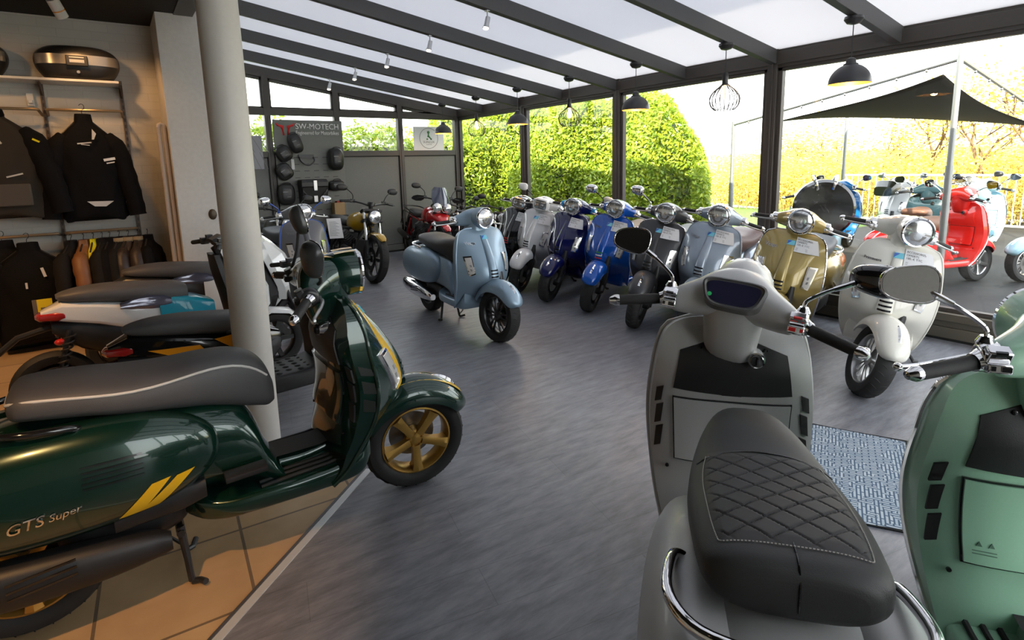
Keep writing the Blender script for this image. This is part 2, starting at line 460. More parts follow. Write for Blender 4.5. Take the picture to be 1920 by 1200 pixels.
SEAT = cr_interp([(.026, .765, .822, .10), (.036, .750, .838, .125), (.07, .745, .85, .15), (.2, .725, .846, .162), (.32, .70, .832, .163), (.45, .675, .828, .150), (.56, .65, .835, .130),
       (.66, .615, .832, .104), (.73, .592, .805, .082), (.775, .58, .755, .062), (.80, .592, .68, .04)], 5)
def m_seat(m): m.loft([sell(hw, zb, zt, 3.0, 36, x) for x, zb, zt, hw in SEAT])
def seat_p(x): return [float(np.interp(x, SEAT[:, 0], SEAT[:, i])) for i in (1, 2, 3)]
def seat_top(x, y, n=3.0):
    zb, zt, hw = seat_p(x); mid = (zb+zt)/2; hh = (zt-zb)/2
    return mid+hh*max(0, 1-min(1, abs(y)/hw)**n)**(1/n)
def m_piping(m):
    L = []
    for x, zb, zt, hw in SEAT[3:-4:2]:
        a = R(float(np.interp(x, [.05, .2, .35, .5, .62, .8], [22, 14, 10, 26, 34, 20]))); c, q = math.cos(a)**(2/3.), math.sin(a)**(2/3.)
        L.append((x, hw*c+.002, (zb+zt)/2+(zt-zb)/2*q+.002))
    for _ in range(4): L = [L[0]]+[tuple((a_+2*b_+c_)/4 for a_, b_, c_ in zip(L[i-1], L[i], L[i+1])) for i in range(1, len(L)-1)]+[L[-1]]
    pts = [(p[0], p[1], p[2]) for p in reversed(L)]+[(.024, .045, .808), (.022, 0, .81), (.024, -.045, .808)]+[(p[0], -p[1], p[2]) for p in L]
    m.tube(pts, .0048, 8)
def m_quilt(m):
    def f(v, u):
        x = .075+.36*u; zb, zt, hw = seat_p(x); y = v*hw*.80*(1-.12*(abs(u-.45)*1.6)**4)
        p = .062; a = abs(((x+y*.9)/p) % 1-.5)*2; b = abs(((x-y*.9)/p) % 1-.5)*2
        g = max(0, 1-(1-a)*9)+max(0, 1-(1-b)*9)
        e = min(1, (1-abs(v))*12, u*12, (1-u)*12)
        return (x, y, seat_top(x, y)+.0045*e-.0042*min(1, g)*e)
    m.grid(f, np.linspace(-1, 1, 110), np.linspace(0, 1, 110))
def m_stitch(m):
    pts = []
    for v, u in [(-1, t) for t in np.linspace(.95, .03, 24)]+[(t, .02) for t in np.linspace(-.96, .96, 14)]+[(1, t) for t in np.linspace(.03, .95, 24)]:
        x = .072+.365*u; hw = seat_p(x)[2]; y = v*hw*.815*(1-.12*(abs(u-.45)*1.6)**4); pts.append((x, y, seat_top(x, y)+.002))
    for a, b in zip(pts[:-1], pts[1:]):
        a = np.array(a); b = np.array(b); n = 3
        for k in range(n): m.tube([a+(b-a)*(k+.15)/n, a+(b-a)*(k+.75)/n], .0011, 5)
def m_seam(m):
    m.tube([(x, .0, seat_top(x, 0)+.0005) for x in (.09, .07, .05, .036)]+[(.0265, 0, .82), (.0255, 0, .77)], .002, 6)
def m_seam2(m):
    xs = .44; m.tube([(xs-.10*abs(k)**2*.4, k*seat_p(xs)[2]*.93, seat_top(xs-.04*abs(k)**2, k*seat_p(xs)[2]*.93)+.0005) for k in np.linspace(-1, 1, 21)], .0018, 6)
def m_floor(m):
    st = cr_interp([(.44, .27, .34, .06), (.50, .245, .335, .14), (.58, .235, .325, .18), (.68, .235, .325, .195), (.85, .235, .325, .205), (1.0, .235, .335, .205), (1.08, .25, .37, .205), (1.12, .30, .42, .19)], 4)
    m.loft([sell(hw, zb, zt, 5, 28, x) for x, zb, zt, hw in st])
    t = cr_interp([(.60, .26, .36, .07), (.75, .27, .372, .072), (.9, .27, .365, .065), (1.05, .29, .40, .06), (1.12, .33, .46, .05)], 4)
    m.loft([sell(hw, zb, zt, 3, 20, x) for x, zb, zt, hw in t])
def m_ribs(m):
    for s in (-1, 1):
        for y in (.095, .13, .165):
            m.tube([(x, s*y, z) for x, z in ((.70, .323), (.8, .328), (.95, .331), (1.02, .34), (1.06, .362))], .008, 6)
def m_floormat(m):
    m.loft([[(x, y, z+.004) for y in np.linspace(-.072, .072, 9)] for x, z in ((.735, .40), (.745, .378), (.77, .373), (.85, .371), (.95, .371), (1.02, .385), (1.07, .42))], closed=False)
FAX = (1.40, 0, .24)
def m_fender(m):
    rings = []
    for th, w, k in cr_interp([(24, .03, .93), (27, .06, .965), (33, .082, .985), (45, .095, 1.0), (75, .102, 1.02), (105, .104, 1.02), (135, .10, 1.0), (155, .095, .97)], 4):
        t = R(th); outer = []; inner = []
        lo = .215+.03*math.cos(R(th-85))**2*-1+.02
        for ph in np.linspace(-90, 90, 17):
            c = math.cos(R(ph)); s_ = math.sin(R(ph))
            rr = lo+(.305*k-lo)*c**.75; r2 = lo+(.293*k-lo)*c**.75
            outer.append((FAX[0]+rr*math.cos(t), w*s_, FAX[2]+rr*math.sin(t)))
            inner.append((FAX[0]+r2*math.cos(t), (w-.008)*s_, FAX[2]+r2*math.sin(t)))
        rings.append(outer+inner[::-1])
    m.loft(rings)
def m_crest(m):
    pts = []
    for th in np.linspace(46, 74, 7):
        t = R(th); h = .012*math.sin(PI*(th-46)/28)+.002
        pts.append([(FAX[0]+(.302+q)*math.cos(t), y, FAX[2]+(.306+q)*math.sin(t)) for y, q in ((-.012, 0), (0, h), (.012, 0))])
    m.loft(pts, closed=False)
def m_fork(m):
    m.tube([(1.30, .075, .60), (1.345, .085, .40), (1.375, .085, .27)], [.03, .028, .024], 12)
    m.tube([(1.27, .055, .50), (1.31, .09, .36), (1.40, .085, .24)], [.03, .03, .035], 12)
    m.lathe([(.0, .03), (.035, .03), (.035, .095), (.02, .105), (0, .105)], FAX, 'y', 16)
    m.tube([(1.33, 0, .5), (1.22, 0, .68)], .03, 10)
def m_spring(m):
    m.tube([(1.335-.035*t/6+.02*math.cos(t*2*PI/1.), .085+.02*math.sin(t*2*PI/1.), .36+.035*t) for t in np.linspace(0, 6, 60)], .005, 5)
def m_tyre(x):
    def f(m):
        pr = [(.163, -.040), (.175, -.052), (.20, -.060), (.222, -.055), (.235, -.035), (.24, -.012), (.24, .012), (.235, .035), (.222, .055), (.20, .060), (.175, .052), (.163, .040)]
        m.lathe(pr+[pr[0]], (x, 0, .24), 'y', 48, cap=False)
        for k in range(30):
            for s in (-1, 1):
                a = 2*PI*k/30+(.1 if s > 0 else 0)
                P = [(x+rr*math.cos(a+da), s*y, .24+rr*math.sin(a+da)) for y, rr, da in ((.006, .2405, 0), (.026, .2385, .05), (.046, .2305, .075))]
                m.tube(P, [.0022, .003, .002], 4)
    return f
def m_rim(x, style):
    def f(m):
        pr = [(.165, -.046), (.158, -.048), (.150, -.036), (.148, 0), (.150, .036), (.158, .048), (.165, .046), (.165, .04), (.16, 0), (.165, -.04)]
        m.lathe(pr+[pr[0]], (x, 0, .24), 'y', 40, cap=False)
        m.lathe([(0, -.038), (.022, -.038), (.036, -.03), (.044, -.02), (.044, .03), (0, .03)], (x, 0, .24), 'y', 24)
        n = 5 if style == 5 else 12
        for k in range(n):
            a = 2*PI*k/n+.3; M0 = Matrix.Translation((x, 0, .24)) @ Matrix.Rotation(a, 4, 'Y')
            i0 = len(m.v)
            if style == 5:
                m.loft([[(r, y+yo, z) for y, z in ((-t, -w), (-t*1.3, 0), (-t, w), (t, w), (t, -w))] for r, w, t, yo in ((.03, .018, .018, -.02), (.075, .017, .017, -.026), (.12, .02, .022, -.026), (.152, .026, .032, -.018))])
            else:
                m.loft([[(r, y+yo, z+zo) for y, z in ((-t, -w), (-t, w), (t, w), (t, -w))] for r, w, t, yo, zo in ((.03, .007, .008, -.018, 0), (.09, .0065, .008, -.02, .004*(-1)**k), (.152, .009, .009, -.012, .014*(-1)**k))])
            m.xf(M0, i0)
        if style == 5:
            for k in range(5):
                a = 2*PI*(k+.5)/5+.3; m.lathe([(0, -.046), (.006, -.046), (.006, -.03), (0, -.03)], (x+.03*math.cos(a), 0, .24-.03*math.sin(a)), 'y', 8)
    return f
def m_disc(m):
    m.lathe([(.05, .036), (.11, .036), (.11, .041), (.05, .041), (.05, .036)], FAX, 'y', 32, cap=False)
    m.lathe([(0, .034), (.055, .034), (.055, .043), (0, .043)], FAX, 'y', 20)

HS = cr_interp([(-.178, .958, 1.032, .036, .036), (-.165, .962, 1.034, .044, .044), (-.12, .985, 1.045, .062, .058), (-.07, 1.02, 1.06, .092, .074), (0, 1.04, 1.068, .105, .082),
      (.07, 1.02, 1.06, .092, .074), (.12, .985, 1.045, .062, .058), (.165, .962, 1.034, .044, .044), (.178, .958, 1.032, .036, .036)], 5)
def m_headset(kind):
    def f(m):
        m.loft([[(cx+rx*math.copysign(abs(math.cos(a))**.8, math.cos(a)), y, cz+rz*math.copysign(abs(math.sin(a))**.8, math.sin(a))) for a in np.linspace(0, 2*PI, 28, endpoint=False)] for y, cx, cz, rx, rz in HS])
        nk = cr_interp([(1.05, 1.035, .10, .10), (.99, 1.035, .095, .092), (.93, 1.045, .09, .086), (.88, 1.06, .085, .082), (.845, 1.08, .075, .075), (.825, 1.10, .05, .06)], 4)
        m.loft([[(cx+rx*math.copysign(abs(math.cos(a))**.75, math.cos(a)), ry*math.copysign(abs(math.sin(a))**.75, math.sin(a)), z) for a in np.linspace(0, 2*PI, 24, endpoint=False)] for z, cx, rx, ry in nk])
        if kind == 'rect':
            rings = [rrect(x, 1.06, w, h) for x, w, h in ((1.03, .085, .075), (1.10, .098, .076), (1.15, .098, .072), (1.175, .092, .066))]
            m.loft(rings)
        else:
            m.lathe([(.04, .98), (.08, 1.03), (.093, 1.09), (.096, 1.14), (.095, 1.17), (.08, 1.172)], (0, 0, 1.068), 'x', 32)
    return f
def rrect(x, z, w, h, n=4.5, N=32):
    return [(x, w*math.copysign(abs(math.cos(a))**(2/n), math.cos(a)), z+h*math.copysign(abs(math.sin(a))**(2/n), math.sin(a))) for a in np.linspace(0, 2*PI, N, endpoint=False)]
def m_hlring(kind):
    def f(m):
        if kind == 'rect':
            m.loft([rrect(1.17, 1.06, .094, .068), rrect(1.185, 1.06, .09, .064), rrect(1.185, 1.06, .08, .054), rrect(1.17, 1.06, .08, .054)], cap=False)
        else:
            m.lathe([(.094, 1.165), (.096, 1.18), (.090, 1.188), (.083, 1.186), (.083, 1.165)], (0, 0, 1.068), 'x', 40, cap=False)
    return f
def m_hlens(kind):
    def f(m):
        if kind == 'rect':
            m.loft([rrect(1.166, 1.06, .081, .055), rrect(1.178, 1.06, .075, .05), rrect(1.184, 1.06, .05, .03)])
        else:
            m.lathe([(.0835, 1.165), (.082, 1.18), (.06, 1.191), (.03, 1.197), (.002, 1.199)], (0, 0, 1.068), 'x', 32)
    return f
def m_hlbar(kind):
    def f(m):
        if kind == 'rect':
            for z in (1.04, 1.08): m.box((1.181, 0, z), (.012, .12, .012))
            m.box((1.181, 0, 1.06), (.014, .03, .07))
        else:
            m.loft([[(1.188+.010*(1-(y/.08)**2), y, 1.068+dz) for y in np.linspace(-.078, .078, 11)] for dz in (-.006, .006)], closed=False)
            m.loft([[(1.1985-abs(dz)*.1, y*k, 1.068+dz) for y in np.linspace(-.05, .05, 9)] for dz, k in ((-.012, 1), (-.055, .5))], closed=False)
    return f
def m_dash_frame(m):
    # cluster frame and screen face backwards and up towards the rider
    n = Vector((-.86, 0, .5)).normalized(); t = Vector((.5, 0, .86)).normalized(); c = Vector((.918, 0, 1.088))
    def shp_(w1, w2, h, o, N=36):
        out = []
        for a in np.linspace(0, 2*PI, N, endpoint=False):
            q = math.copysign(abs(math.sin(a))**.55, math.sin(a)); e = math.copysign(abs(math.cos(a))**.45, math.cos(a))
            w = w2+(w1-w2)*(q+1)/2; out.append(tuple(c+n*o+t*(h*q)+Vector((0, w*e, 0))))
        return out
    m.loft([shp_(.106, .078, .050, -.03), shp_(.102, .074, .047, .006), shp_(.096, .068, .043, .009), shp_(.090, .063, .038, .003)], cap=False)
    m.poly(shp_(.092, .065, .04, .0035))
def m_dash_screen(m):
    n = Vector((-.86, 0, .5)).normalized(); t = Vector((.5, 0, .86)).normalized(); c = Vector((.918, 0, 1.088))
    out = []
    for a in np.linspace(0, 2*PI, 36, endpoint=False):
        q = math.copysign(abs(math.sin(a))**.55, math.sin(a)); e = math.copysign(abs(math.cos(a))**.45, math.cos(a))
        w = .061+(.087-.061)*(q+1)/2; out.append(tuple(c+n*.0045+t*(.036*q)+Vector((0, w*e, 0))))
    m.poly(out)
def m_dot(m):
    n = Vector((-.86, 0, .5)).normalized(); t = Vector((.5, 0, .86)).normalized(); c = Vector((.918, .066, 1.088))
    m.poly([tuple(c+n*.006+t*(-.012+.0068*math.sin(a))+Vector((0, .0068*math.cos(a), 0))) for a in np.linspace(0, 2*PI, 20, endpoint=False)])
def side(fn, s):
    def f(m):
        i = len(m.v); fn(m)
        if s < 0: m.v[i:] = [(x, -y, z) for x, y, z in m.v[i:]]
    return f
G0 = np.array((.947, .205, 1.026)); G1 = np.array((.885, .345, 1.004)); GD = (G1-G0)/np.linalg.norm(G1-G0)
def m_grip(m): m.tube([G0+GD*.02, G0+GD*.035, G1-GD*.004], [.0165, .0175, .017], 16)
def m_barend(m): m.tube([G1-GD*.006, G1+GD*.004, G1+GD*.012, G1+GD*.028, G1+GD*.030], [.016, .0185, .018, .010, .004], 16)
def m_collar(m): m.tube([G0-GD*.012, G0+GD*.0, G0+GD*.01, G0+GD*.022], [.03, .03, .024, .021], 16)
def m_switch(m):
    c = np.array((.955, .186, 1.033))
    m.lathe([(.026, -.03), (.036, -.024), (.038, 0), (.036, .02), (.028, .028)], tuple(c), 'y', 20)
    m.box((.925, .186, 1.05), (.03, .046, .034), Matrix.Rotation(R(-25), 3, 'Y'))
    m.box((.918, .186, 1.022), (.03, .046, .024), Matrix.Rotation(R(5), 3, 'Y'))
def m_button(m):
    m.box((.909, .186, 1.056), (.006, .022, .013), Matrix.Rotation(R(-25), 3, 'Y'))
    m.box((.9025, .176, 1.024), (.006, .018, .011)); m.box((.9025, .2, 1.024), (.005, .008, .01))
def m_lever(m): m.tube([(.985, .18, 1.02), (1.0, .205, 1.018), (.985, .26, 1.008), (.955, .33, .998), (.945, .365, .995)], [.009, .008, .0065, .006, .006], 8, smooth=4); m.ell((.943, .368, .995), (.011, .011, .011), 10, 8)
def m_leverhold(m): m.box((.985, .178, 1.022), (.03, .03, .024))
def m_stem(m):
    m.tube([(.962, .196, 1.055), (.962, .196, 1.068), (.962, .196, 1.082)], [.017, .02, .012], 12)
    m.tube([(.962, .196, 1.075), (.964, .199, 1.10), (.970, .235, 1.13), (.978, .28, 1.158)], .0055, 8, smooth=5)
    m.tube([(.974, .262, 1.148), (.980, .295, 1.166), (.984, .31, 1.175)], [.0075, .009, .009], 10)
MC = (.988, .352, 1.19)
def mh(o, k, x):
    out = []
    for a in np.linspace(0, 2*PI, 32, endpoint=False):
        e = math.copysign(abs(math.cos(a))**.75, math.cos(a)); q = math.copysign(abs(math.sin(a))**.7, math.sin(a))
        out.append((MC[0]+x, MC[1]+k*(.062*e), MC[2]+k*(.043*q)*(1-.18*e*(1 if True else 0))))
    return out
def m_mirror(m): m.loft([mh(0, 1.0, -.014), mh(0, 1.03, -.004), mh(0, .95, .010), mh(0, .7, .022), mh(0, .3, .028)], cap=True)
def m_mrim(m): m.tube(mh(0, 1.0, -.014), .003, 6, closed=True)
def m_mglass(m): m.poly(mh(0, .955, -.0155))
def m_rail(m):
    P = [(.20, .165, .708), (.175, .195, .73), (.06, .205, .745), (-.02, .165, .75), (-.052, .085, .752), (-.058, 0, .752)]
    m.tube(P+[(x, -y, z) for x, y, z in reversed(P[:-1])], .0115, 12, smooth=5)
def m_tail(m): m.ell((-.30, 0, .555), (.03, .06, .045), 20, 12, 3)
def m_rearsig(s):
    def f(m): m.ell((-.225, s*.135, .54), (.045, .03, .042), 16, 10, 2.6)
    return f
def m_guard(m):
    m.loft([sell(w, zb, zt, 4, 16, x) for x, zb, zt, w in ((-.33, .20, .30, .06), (-.30, .22, .42, .075), (-.22, .36, .5, .08), (-.12, .42, .52, .08))])
def m_engine(m):
    m.ell((.12, .09, .27), (.30, .085, .10), 24, 14, 3)
    m.ell((.28, 0, .30), (.20, .12, .09), 20, 12, 3)
    m.lathe([(0, .03), (.07, .03), (.075, .14), (.05, .17), (0, .175)], (.0, 0, .24), 'y', 20)
    m.tube([(.40, -.05, .25), (.28, -.11, .22), (.15, -.15, .235)], .02, 10)
def m_exhaust(m):
    st = cr_interp([(.40, .235, .028, .03), (.33, .245, .045, .05), (.18, .255, .058, .068), (-.02, .27, .062, .075), (-.18, .285, .058, .07), (-.27, .295, .045, .055), (-.29, .30, .03, .035)], 4)
    m.loft([[(x, -.165+w*math.copysign(abs(math.cos(a))**.8, math.cos(a)), zc+h*math.copysign(abs(math.sin(a))**.8, math.sin(a))) for a in np.linspace(0, 2*PI, 20, endpoint=False)] for x, zc, w, h in st])
def m_exslots(m):
    for k in range(3): m.box((.06, -.2275, .31-.024*k), (.17, .004, .007), Matrix.Rotation(R(-5), 3, 'Y'))
def m_shieldex(m):
    st = [(.25, .26), (.15, .265), (0, .275), (-.15, .287), (-.25, .295)]
    m.loft([[(x, -.175-.058*math.cos(a)*(1 if abs(x-.0) < .2 else .9), z+.072*math.sin(a)) for a in np.linspace(-1.15, 1.15, 11)] for x, z in st], closed=False)
def m_cstand(m):
    for s in (-1, 1):
        m.tube([(.43, s*.07, .22), (.44, s*.09, .10), (.445, s*.105, .014)], [.014, .012, .011], 8)
        m.tube([(.445, s*.105, .012), (.47, s*.115, .012), (.485, s*.15, .02)], .011, 8)
    m.tube([(.43, -.09, .2), (.43, .09, .2)], .014, 8)
    m.tube([(.445, .105, .03), (.40, .17, .05), (.36, .18, .07)], .007, 6)
def m_sstand(m):
    m.tube([(.55, .10, .25), (.52, .20, .12), (.49, .255, .05)], .011, 8); m.tube([(.49, .25, .046), (.475, .285, .048)], .014, 8)
def m_peg(s):
    def f(m): m.loft([sell(.035, .40, .425, 4, 16, x) for x in (.58, .66, .72)]); m.v[:] = [(x, y+s*.185, z+.02*(x-.6)) for x, y, z in m.v]
    return f
def m_blackpanel(m):
    bpatch(m, [(.075, .905), (.165, .87), (.185, .735), (0, .725)], off=.004); bpatch(m, [(-.075, .905), (-.165, .87), (-.185, .735), (0, .725)], off=.004)
    bpatch(m, [(-.076, .905), (.076, .905), (.03, .725), (-.03, .725)], off=.0035)
def m_lid(m): bpatch(m, [(.183, .70), (-.183, .70), (-.175, .49), (.175, .49)], 14, 10, .010)
def m_lidgap(m): bpatch(m, [(.187, .705), (-.187, .705), (-.179, .484), (.179, .484)], 14, 10, .0045)
def m_vents(s):
    def f(m):
        for z1, z0 in ((.735, .68), (.67, .60), (.59, .52)):
            bpatch(m, [(s*.216, z1), (s*.240, z1-.014), (s*.246, z0-.012), (s*.224, z0)], off=.005)
    return f
def m_key(m):
    m.lathe([(.0, -.014), (.012, -.014), (.014, -.006), (.026, -.004), (.03, .012), (.034, .05)], (.985, -.068, .862), 'x', 20)
def m_keyblack(m):
    m.lathe([(0, -.016), (.019, -.015), (.021, -.006)], (.985, -.068, .862), 'x', 18); m.box((.967, -.068, .862), (.008, .006, .022))
def m_screws(y, z):
    def f(m):
        p = sh_back(y, z, .006); m.lathe([(0, -.003), (.006, -.002), (.006, .004)], p, 'x', 10)
    return f
def m_sidegrille(s):
    def f(m):
        for z1, z0 in ((.735, .685), (.675, .61), (.60, .535)):
            xa = shp(z1); xb = shp(z0)
            P = lambda z, t: (shp(z)[0]-shp(z)[2]-.012-thick(z)*t, s*(shp(z)[1]*(1-.025*t)+.002), z)
            m.add([P(z1, .95), P(z1-.02, .1), P(z0, .0), P(z0+.012, .9)], [(0, 1, 2, 3)])
    return f

def retro_scooter(loc, head, color, seat=SEATBLACK, label='', group=None, steer=0, lean=0, scale=(.96, .96, .98), hl='round', mirrors='', mirror_mat=None,
                  trim=CHROME, rim=ALU, spokes=12, tie=None, slots=GLOSSBLACK, stand='center', mpose=None, inner=False, dash=False, grips=True, letter=None, fender=None,
                  cowl=None, exhaust=DARKMETAL, rail=CHROME, extra=None, floorcol=None, badge=True, tape=None, name='motor_scooter', seatlabel=None, switch=CHROME, bars=True):
    r = empty(name, loc, (R(lean), 0, R(head)), scale, label, 'scooter', group)
    S = steer_mtx(steer); c = color; cw = cowl or c
    b = part('body', 'body', m_body, cw, r)
    for s, k in ((1, 'l'), (-1, 'r')):
        part('cowl'+k, 'side_panel', m_cowl(s), cw, r)
    st = part('seat', 'seat', m_seat, seat, r, label=seatlabel)
    sh = part('shield', 'leg_shield', m_shield, c, r)
    part('shtrim', 'edge_trim', m_shield_trim, trim, sh)
    part('tie', 'horn_cover', m_tie, tie or c, sh)
    part('slots', 'grille_slot', m_slots, slots, sh)
    if badge:
        part('badge', 'badge', m_badge, BADGE2, sh); part('badge2', 'badge_emblem', m_badge2, BADGE, sh)
    if letter: part('letter'+letter[0], 'lettering', lambda m: m_letter(m, letter[0], letter[2] if len(letter) > 2 else .04), letter[1], sh)
    for s, k in ((1, 'l'), (-1, 'r')):
        sg = part('sig'+k, 'turn_signal', m_signal(s), CHROME, r)
        part('sigl'+k, 'signal_lens', lambda m, s=s: fpatch(m, [(s*u, z) for u, z in [(.64, .742), (.82, .738), (.715, .592), (.595, .608)]], off=.016), INDIC, sg)
        part('sigd'+k, 'signal_bulb', lambda m, s=s: [fpatch(m, [(s*u, z+q) for u, z in [(.66, .645), (.71, .645), (.69, .625), (.65, .628)]], off=.0175) for q in (0, .035)], GREYINK, sg)
    fl = part('floor', 'floorboard', m_floor, floorcol or c, r)
    part('ribs', 'rib', m_ribs, RUBBER, fl); part('fmat', 'floor_mat', m_floormat, RUBBER, fl)
    fe = part('fender', 'front_fender', m_fender, fender or c, r, S)
    part('crest', 'fender_crest', m_crest, CHROME, fe)
    fk = part('fork', 'front_suspension', m_fork, DARKMETAL, r, S)
    part('spring', 'spring', m_spring, STEEL, fk)
    ty = part('tyref', 'front_tyre', m_tyre(1.40), RUBBER, r, S)
    part('rimf%d' % spokes, 'rim', m_rim(1.40, spokes), rim, ty); part('disc', 'brake_disc', m_disc, STEEL, ty)
    ty2 = part('tyrer', 'rear_tyre', m_tyre(0.0), RUBBER, r)
    part('rimr%d' % spokes, 'rim', m_rim(0.0, spokes), rim, ty2)
    hs = part('headset'+hl, 'headset', m_headset(hl), c, r, S)
    part('hlring'+hl, 'headlight_ring', m_hlring(hl), CHROME if hl == 'round' else trim, hs)
    part('hlens'+hl, 'headlight_lens', m_hlens(hl), LENS, hs); part('hlbar'+hl, 'headlight_reflector', m_hlbar(hl), STEEL, hs)
    if dash:
        part('dashf', 'cluster_frame', m_dash_frame, mat('cluster_grey', (.1, .1, .1), .35), hs); part('dashs', 'instrument_screen', m_dash_screen, SCREEN, hs)
    for s, k in ((1, 'l'), (-1, 'r')):
        g = part('grip'+k, 'grip', side(m_grip, s), RUBBER, r, S)
        part('barend'+k, 'bar_end', side(m_barend, s), CHROME, g); part('collar'+k, 'grip_collar', side(m_collar, s), CHROME, g)
        sw = part('switch'+k, 'switch_housing', side(m_switch, s), tape or switch, r, S, bevel=.004)
        part('button'+k, 'button', side(m_button, s), RED if (s < 0 and dash) else GLOSSBLACK, sw)
        lv = part('lever'+k, 'brake_lever', side(m_lever, s), ALU if not dash else CHROME, r, S)
        part('lvh'+k, 'lever_clamp', side(m_leverhold, s), tape or switch, lv, bevel=.004)
        if ('L' if s > 0 else 'R') in mirrors:
            mp_ = (mpose or {}).get('L' if s > 0 else 'R')
            mm = part('mirror'+k, 'mirror', side(m_mirror, s), mirror_mat or BLACK, r, mp_[0] if mp_ else S)
            if mp_ and mp_[1]: part(mp_[1]+k, 'mirror_stem', lambda m: m.tube(mp_[2], .007, 8, smooth=5), SATIN, r)
            elif mp_: part('stem'+k, 'mirror_stem', side(m_stem, s), trim if trim != c else CHROME, r, S)
            else: part('stem'+k, 'mirror_stem', side(m_stem, s), trim if trim != c else SATIN, mm)
            part('mrim'+k, 'mirror_rim', side(m_mrim, s), CHROME, mm); part('mglass'+k, 'mirror_glass', side(m_mglass, s), mat('mirror_silver', (.88, .89, .9), .01, 1.), mm)
    if rail: part('rail', 'grab_rail', m_rail, rail, r)
    tl = part('tail', 'tail_light', m_tail, REDLENS, r)
    for s, k in ((1, 'l'), (-1, 'r')): part('rsig'+k, 'rear_turn_signal', m_rearsig(s), INDIC, r)
    part('guard', 'rear_mudguard', m_guard, BLACK, r)
    part('engine', 'engine', m_engine, DARKMETAL, r)
    ex = part('exhaust', 'exhaust', m_exhaust, exhaust, r)
    part('exslots', 'exhaust_slot', m_exslots, GLOSSBLACK, ex)
    if stand == 'center': part('cstand', 'center_stand', m_cstand, SATIN, r)
    else: part('sstand', 'side_stand', m_sstand, SATIN, r)
    if inner:
        ip = part('bpanel', 'inner_panel', m_blackpanel, BLACK if inner != 'plain' else c, r); [part('screw%g_%g' % (y, z), 'screw', m_screws(y, z), GLOSSBLACK, ip) for y, z in ((.10, .885), (-.10, .885), (.2, .455), (-.2, .455))]
        part('lidgap', 'lid_gap', m_lidgap, GLOSSBLACK, ip)
        part('lid', 'glovebox_lid', m_lid, c, r)
        for s, k in ((1, 'l'), (-1, 'r')):
            if inner != 'plain': part('vent'+k, 'side_vent', m_vents(s), BLACK, ip)
        kk = part('key', 'ignition_lock', m_key, CHROME if inner != 'plain' else c, r); part('keyb', 'key_slot', m_keyblack, GLOSSBLACK, kk)
    if extra: extra(r, sh, st, S, hs)
    return r

def head_pose(s, ang, to=None, tilt=0., roll=0., k=1.):
    c = Vector((MC[0], s*MC[1], MC[2])); t = Vector(to) if to else c
    return Matrix.Translation(t) @ Matrix.Rotation(R(ang), 4, 'Z') @ Matrix.Rotation(R(tilt), 4, 'Y') @ Matrix.Rotation(R(roll), 4, 'X') @ Matrix.Scale(k, 4) @ Matrix.Translation(-c)
def price_tag(root, label, u0=.14, u1=.84, z1=.948, z0=.838):
    m = M()
    cs = np.array([(u0, z1), (u1-.04, z1-.012), (u1, z0), (u0+.0, z0+.006)], float)
    def f(s, t):
        p = (1-t)*((1-s)*cs[0]+s*cs[1])+t*((1-s)*cs[3]+s*cs[2]); return sh_front(p[0], p[1], .008+.012*t*s)
    m.grid(f, np.linspace(0, 1, 9), np.linspace(0, 1, 7))
    o = ob('offer_tag', m, PAPER, label=label, cat='tag', group='white accessory offer tags on the scooters in the window row', loc=root.location, rot=root.rotation_euler); o.scale = root.scale
    key = 'tagtext'
    if key not in CACHE:
        t = M(); hw = shp(.88)[1]
        for i, (tx, sz) in enumerate((('ACCESSOIRES', .019), ('OFFERTS', .019), ('100.-€ TTC', .019))):
            def fn(x, y, z, i=i):
                s = .05+x/(hw*(u1-u0)); tt = .20+.18*i-y/(z1-z0); p = f(min(s, 1), min(max(tt, 0), 1)); return (p[0]+.0012, p[1], p[2])
            t.text(tx, fn, sz)
        for i in range(3):
            def ln(a, b, i=i):
                q = f(a, b); return (q[0]+.0012, q[1], q[2])
            t.add([ln(.06, .72+.07*i), ln(.55, .72+.07*i), ln(.55, .735+.07*i), ln(.06, .735+.07*i)], [(0, 1, 2, 3)])
        CACHE[key] = t.mesh('printed_text', None)
        CACHE[key].materials.append(None)
    p = bpy.data.objects.new('printed_text', CACHE[key]); COL.objects.link(p); p.parent = o
    p.material_slots[0].link = 'OBJECT'; p.material_slots[0].material = INK
    return o

# ------------------------------------------------------------------ angular electric style scooter
WHITE = paint('gloss_white', (.72, .73, .73), .25)
TEAL = paint('teal_plastic', (.01, .24, .36), .35, coat=.4)
ORANGE = paint('orange_plastic', (.75, .28, .01), .35, coat=.5)
def sp_wheel(m, x):
    pr = [(.15, -.04), (.17, -.05), (.20, -.05), (.218, -.03), (.222, 0), (.218, .03), (.20, .05), (.17, .05), (.15, .04)]
    m.lathe(pr+[pr[0]], (x, 0, .222), 'y', 40, cap=False)
def sp_rim(m, x):
    m.lathe([(.152, -.04), (.145, -.03), (.145, .03), (.152, .04), (.152, -.04)], (x, 0, .222), 'y', 32, cap=False)
    m.lathe([(0, -.04), (.05, -.04), (.05, .04), (0, .04)], (x, 0, .222), 'y', 16)
    for k in range(5):
        i = len(m.v); m.box((.10, -.01, 0), (.11, .03, .03)); m.xf(Matrix.Translation((x, 0, .222)) @ Matrix.Rotation(2*PI*k/5, 4, 'Y'), i)
def sp_hubcover(m, x): m.lathe([(.0, -.058), (.06, -.058), (.13, -.048), (.14, -.03), (.14, .03), (.13, .048), (0, .05)], (x, 0, .222), 'y', 28)
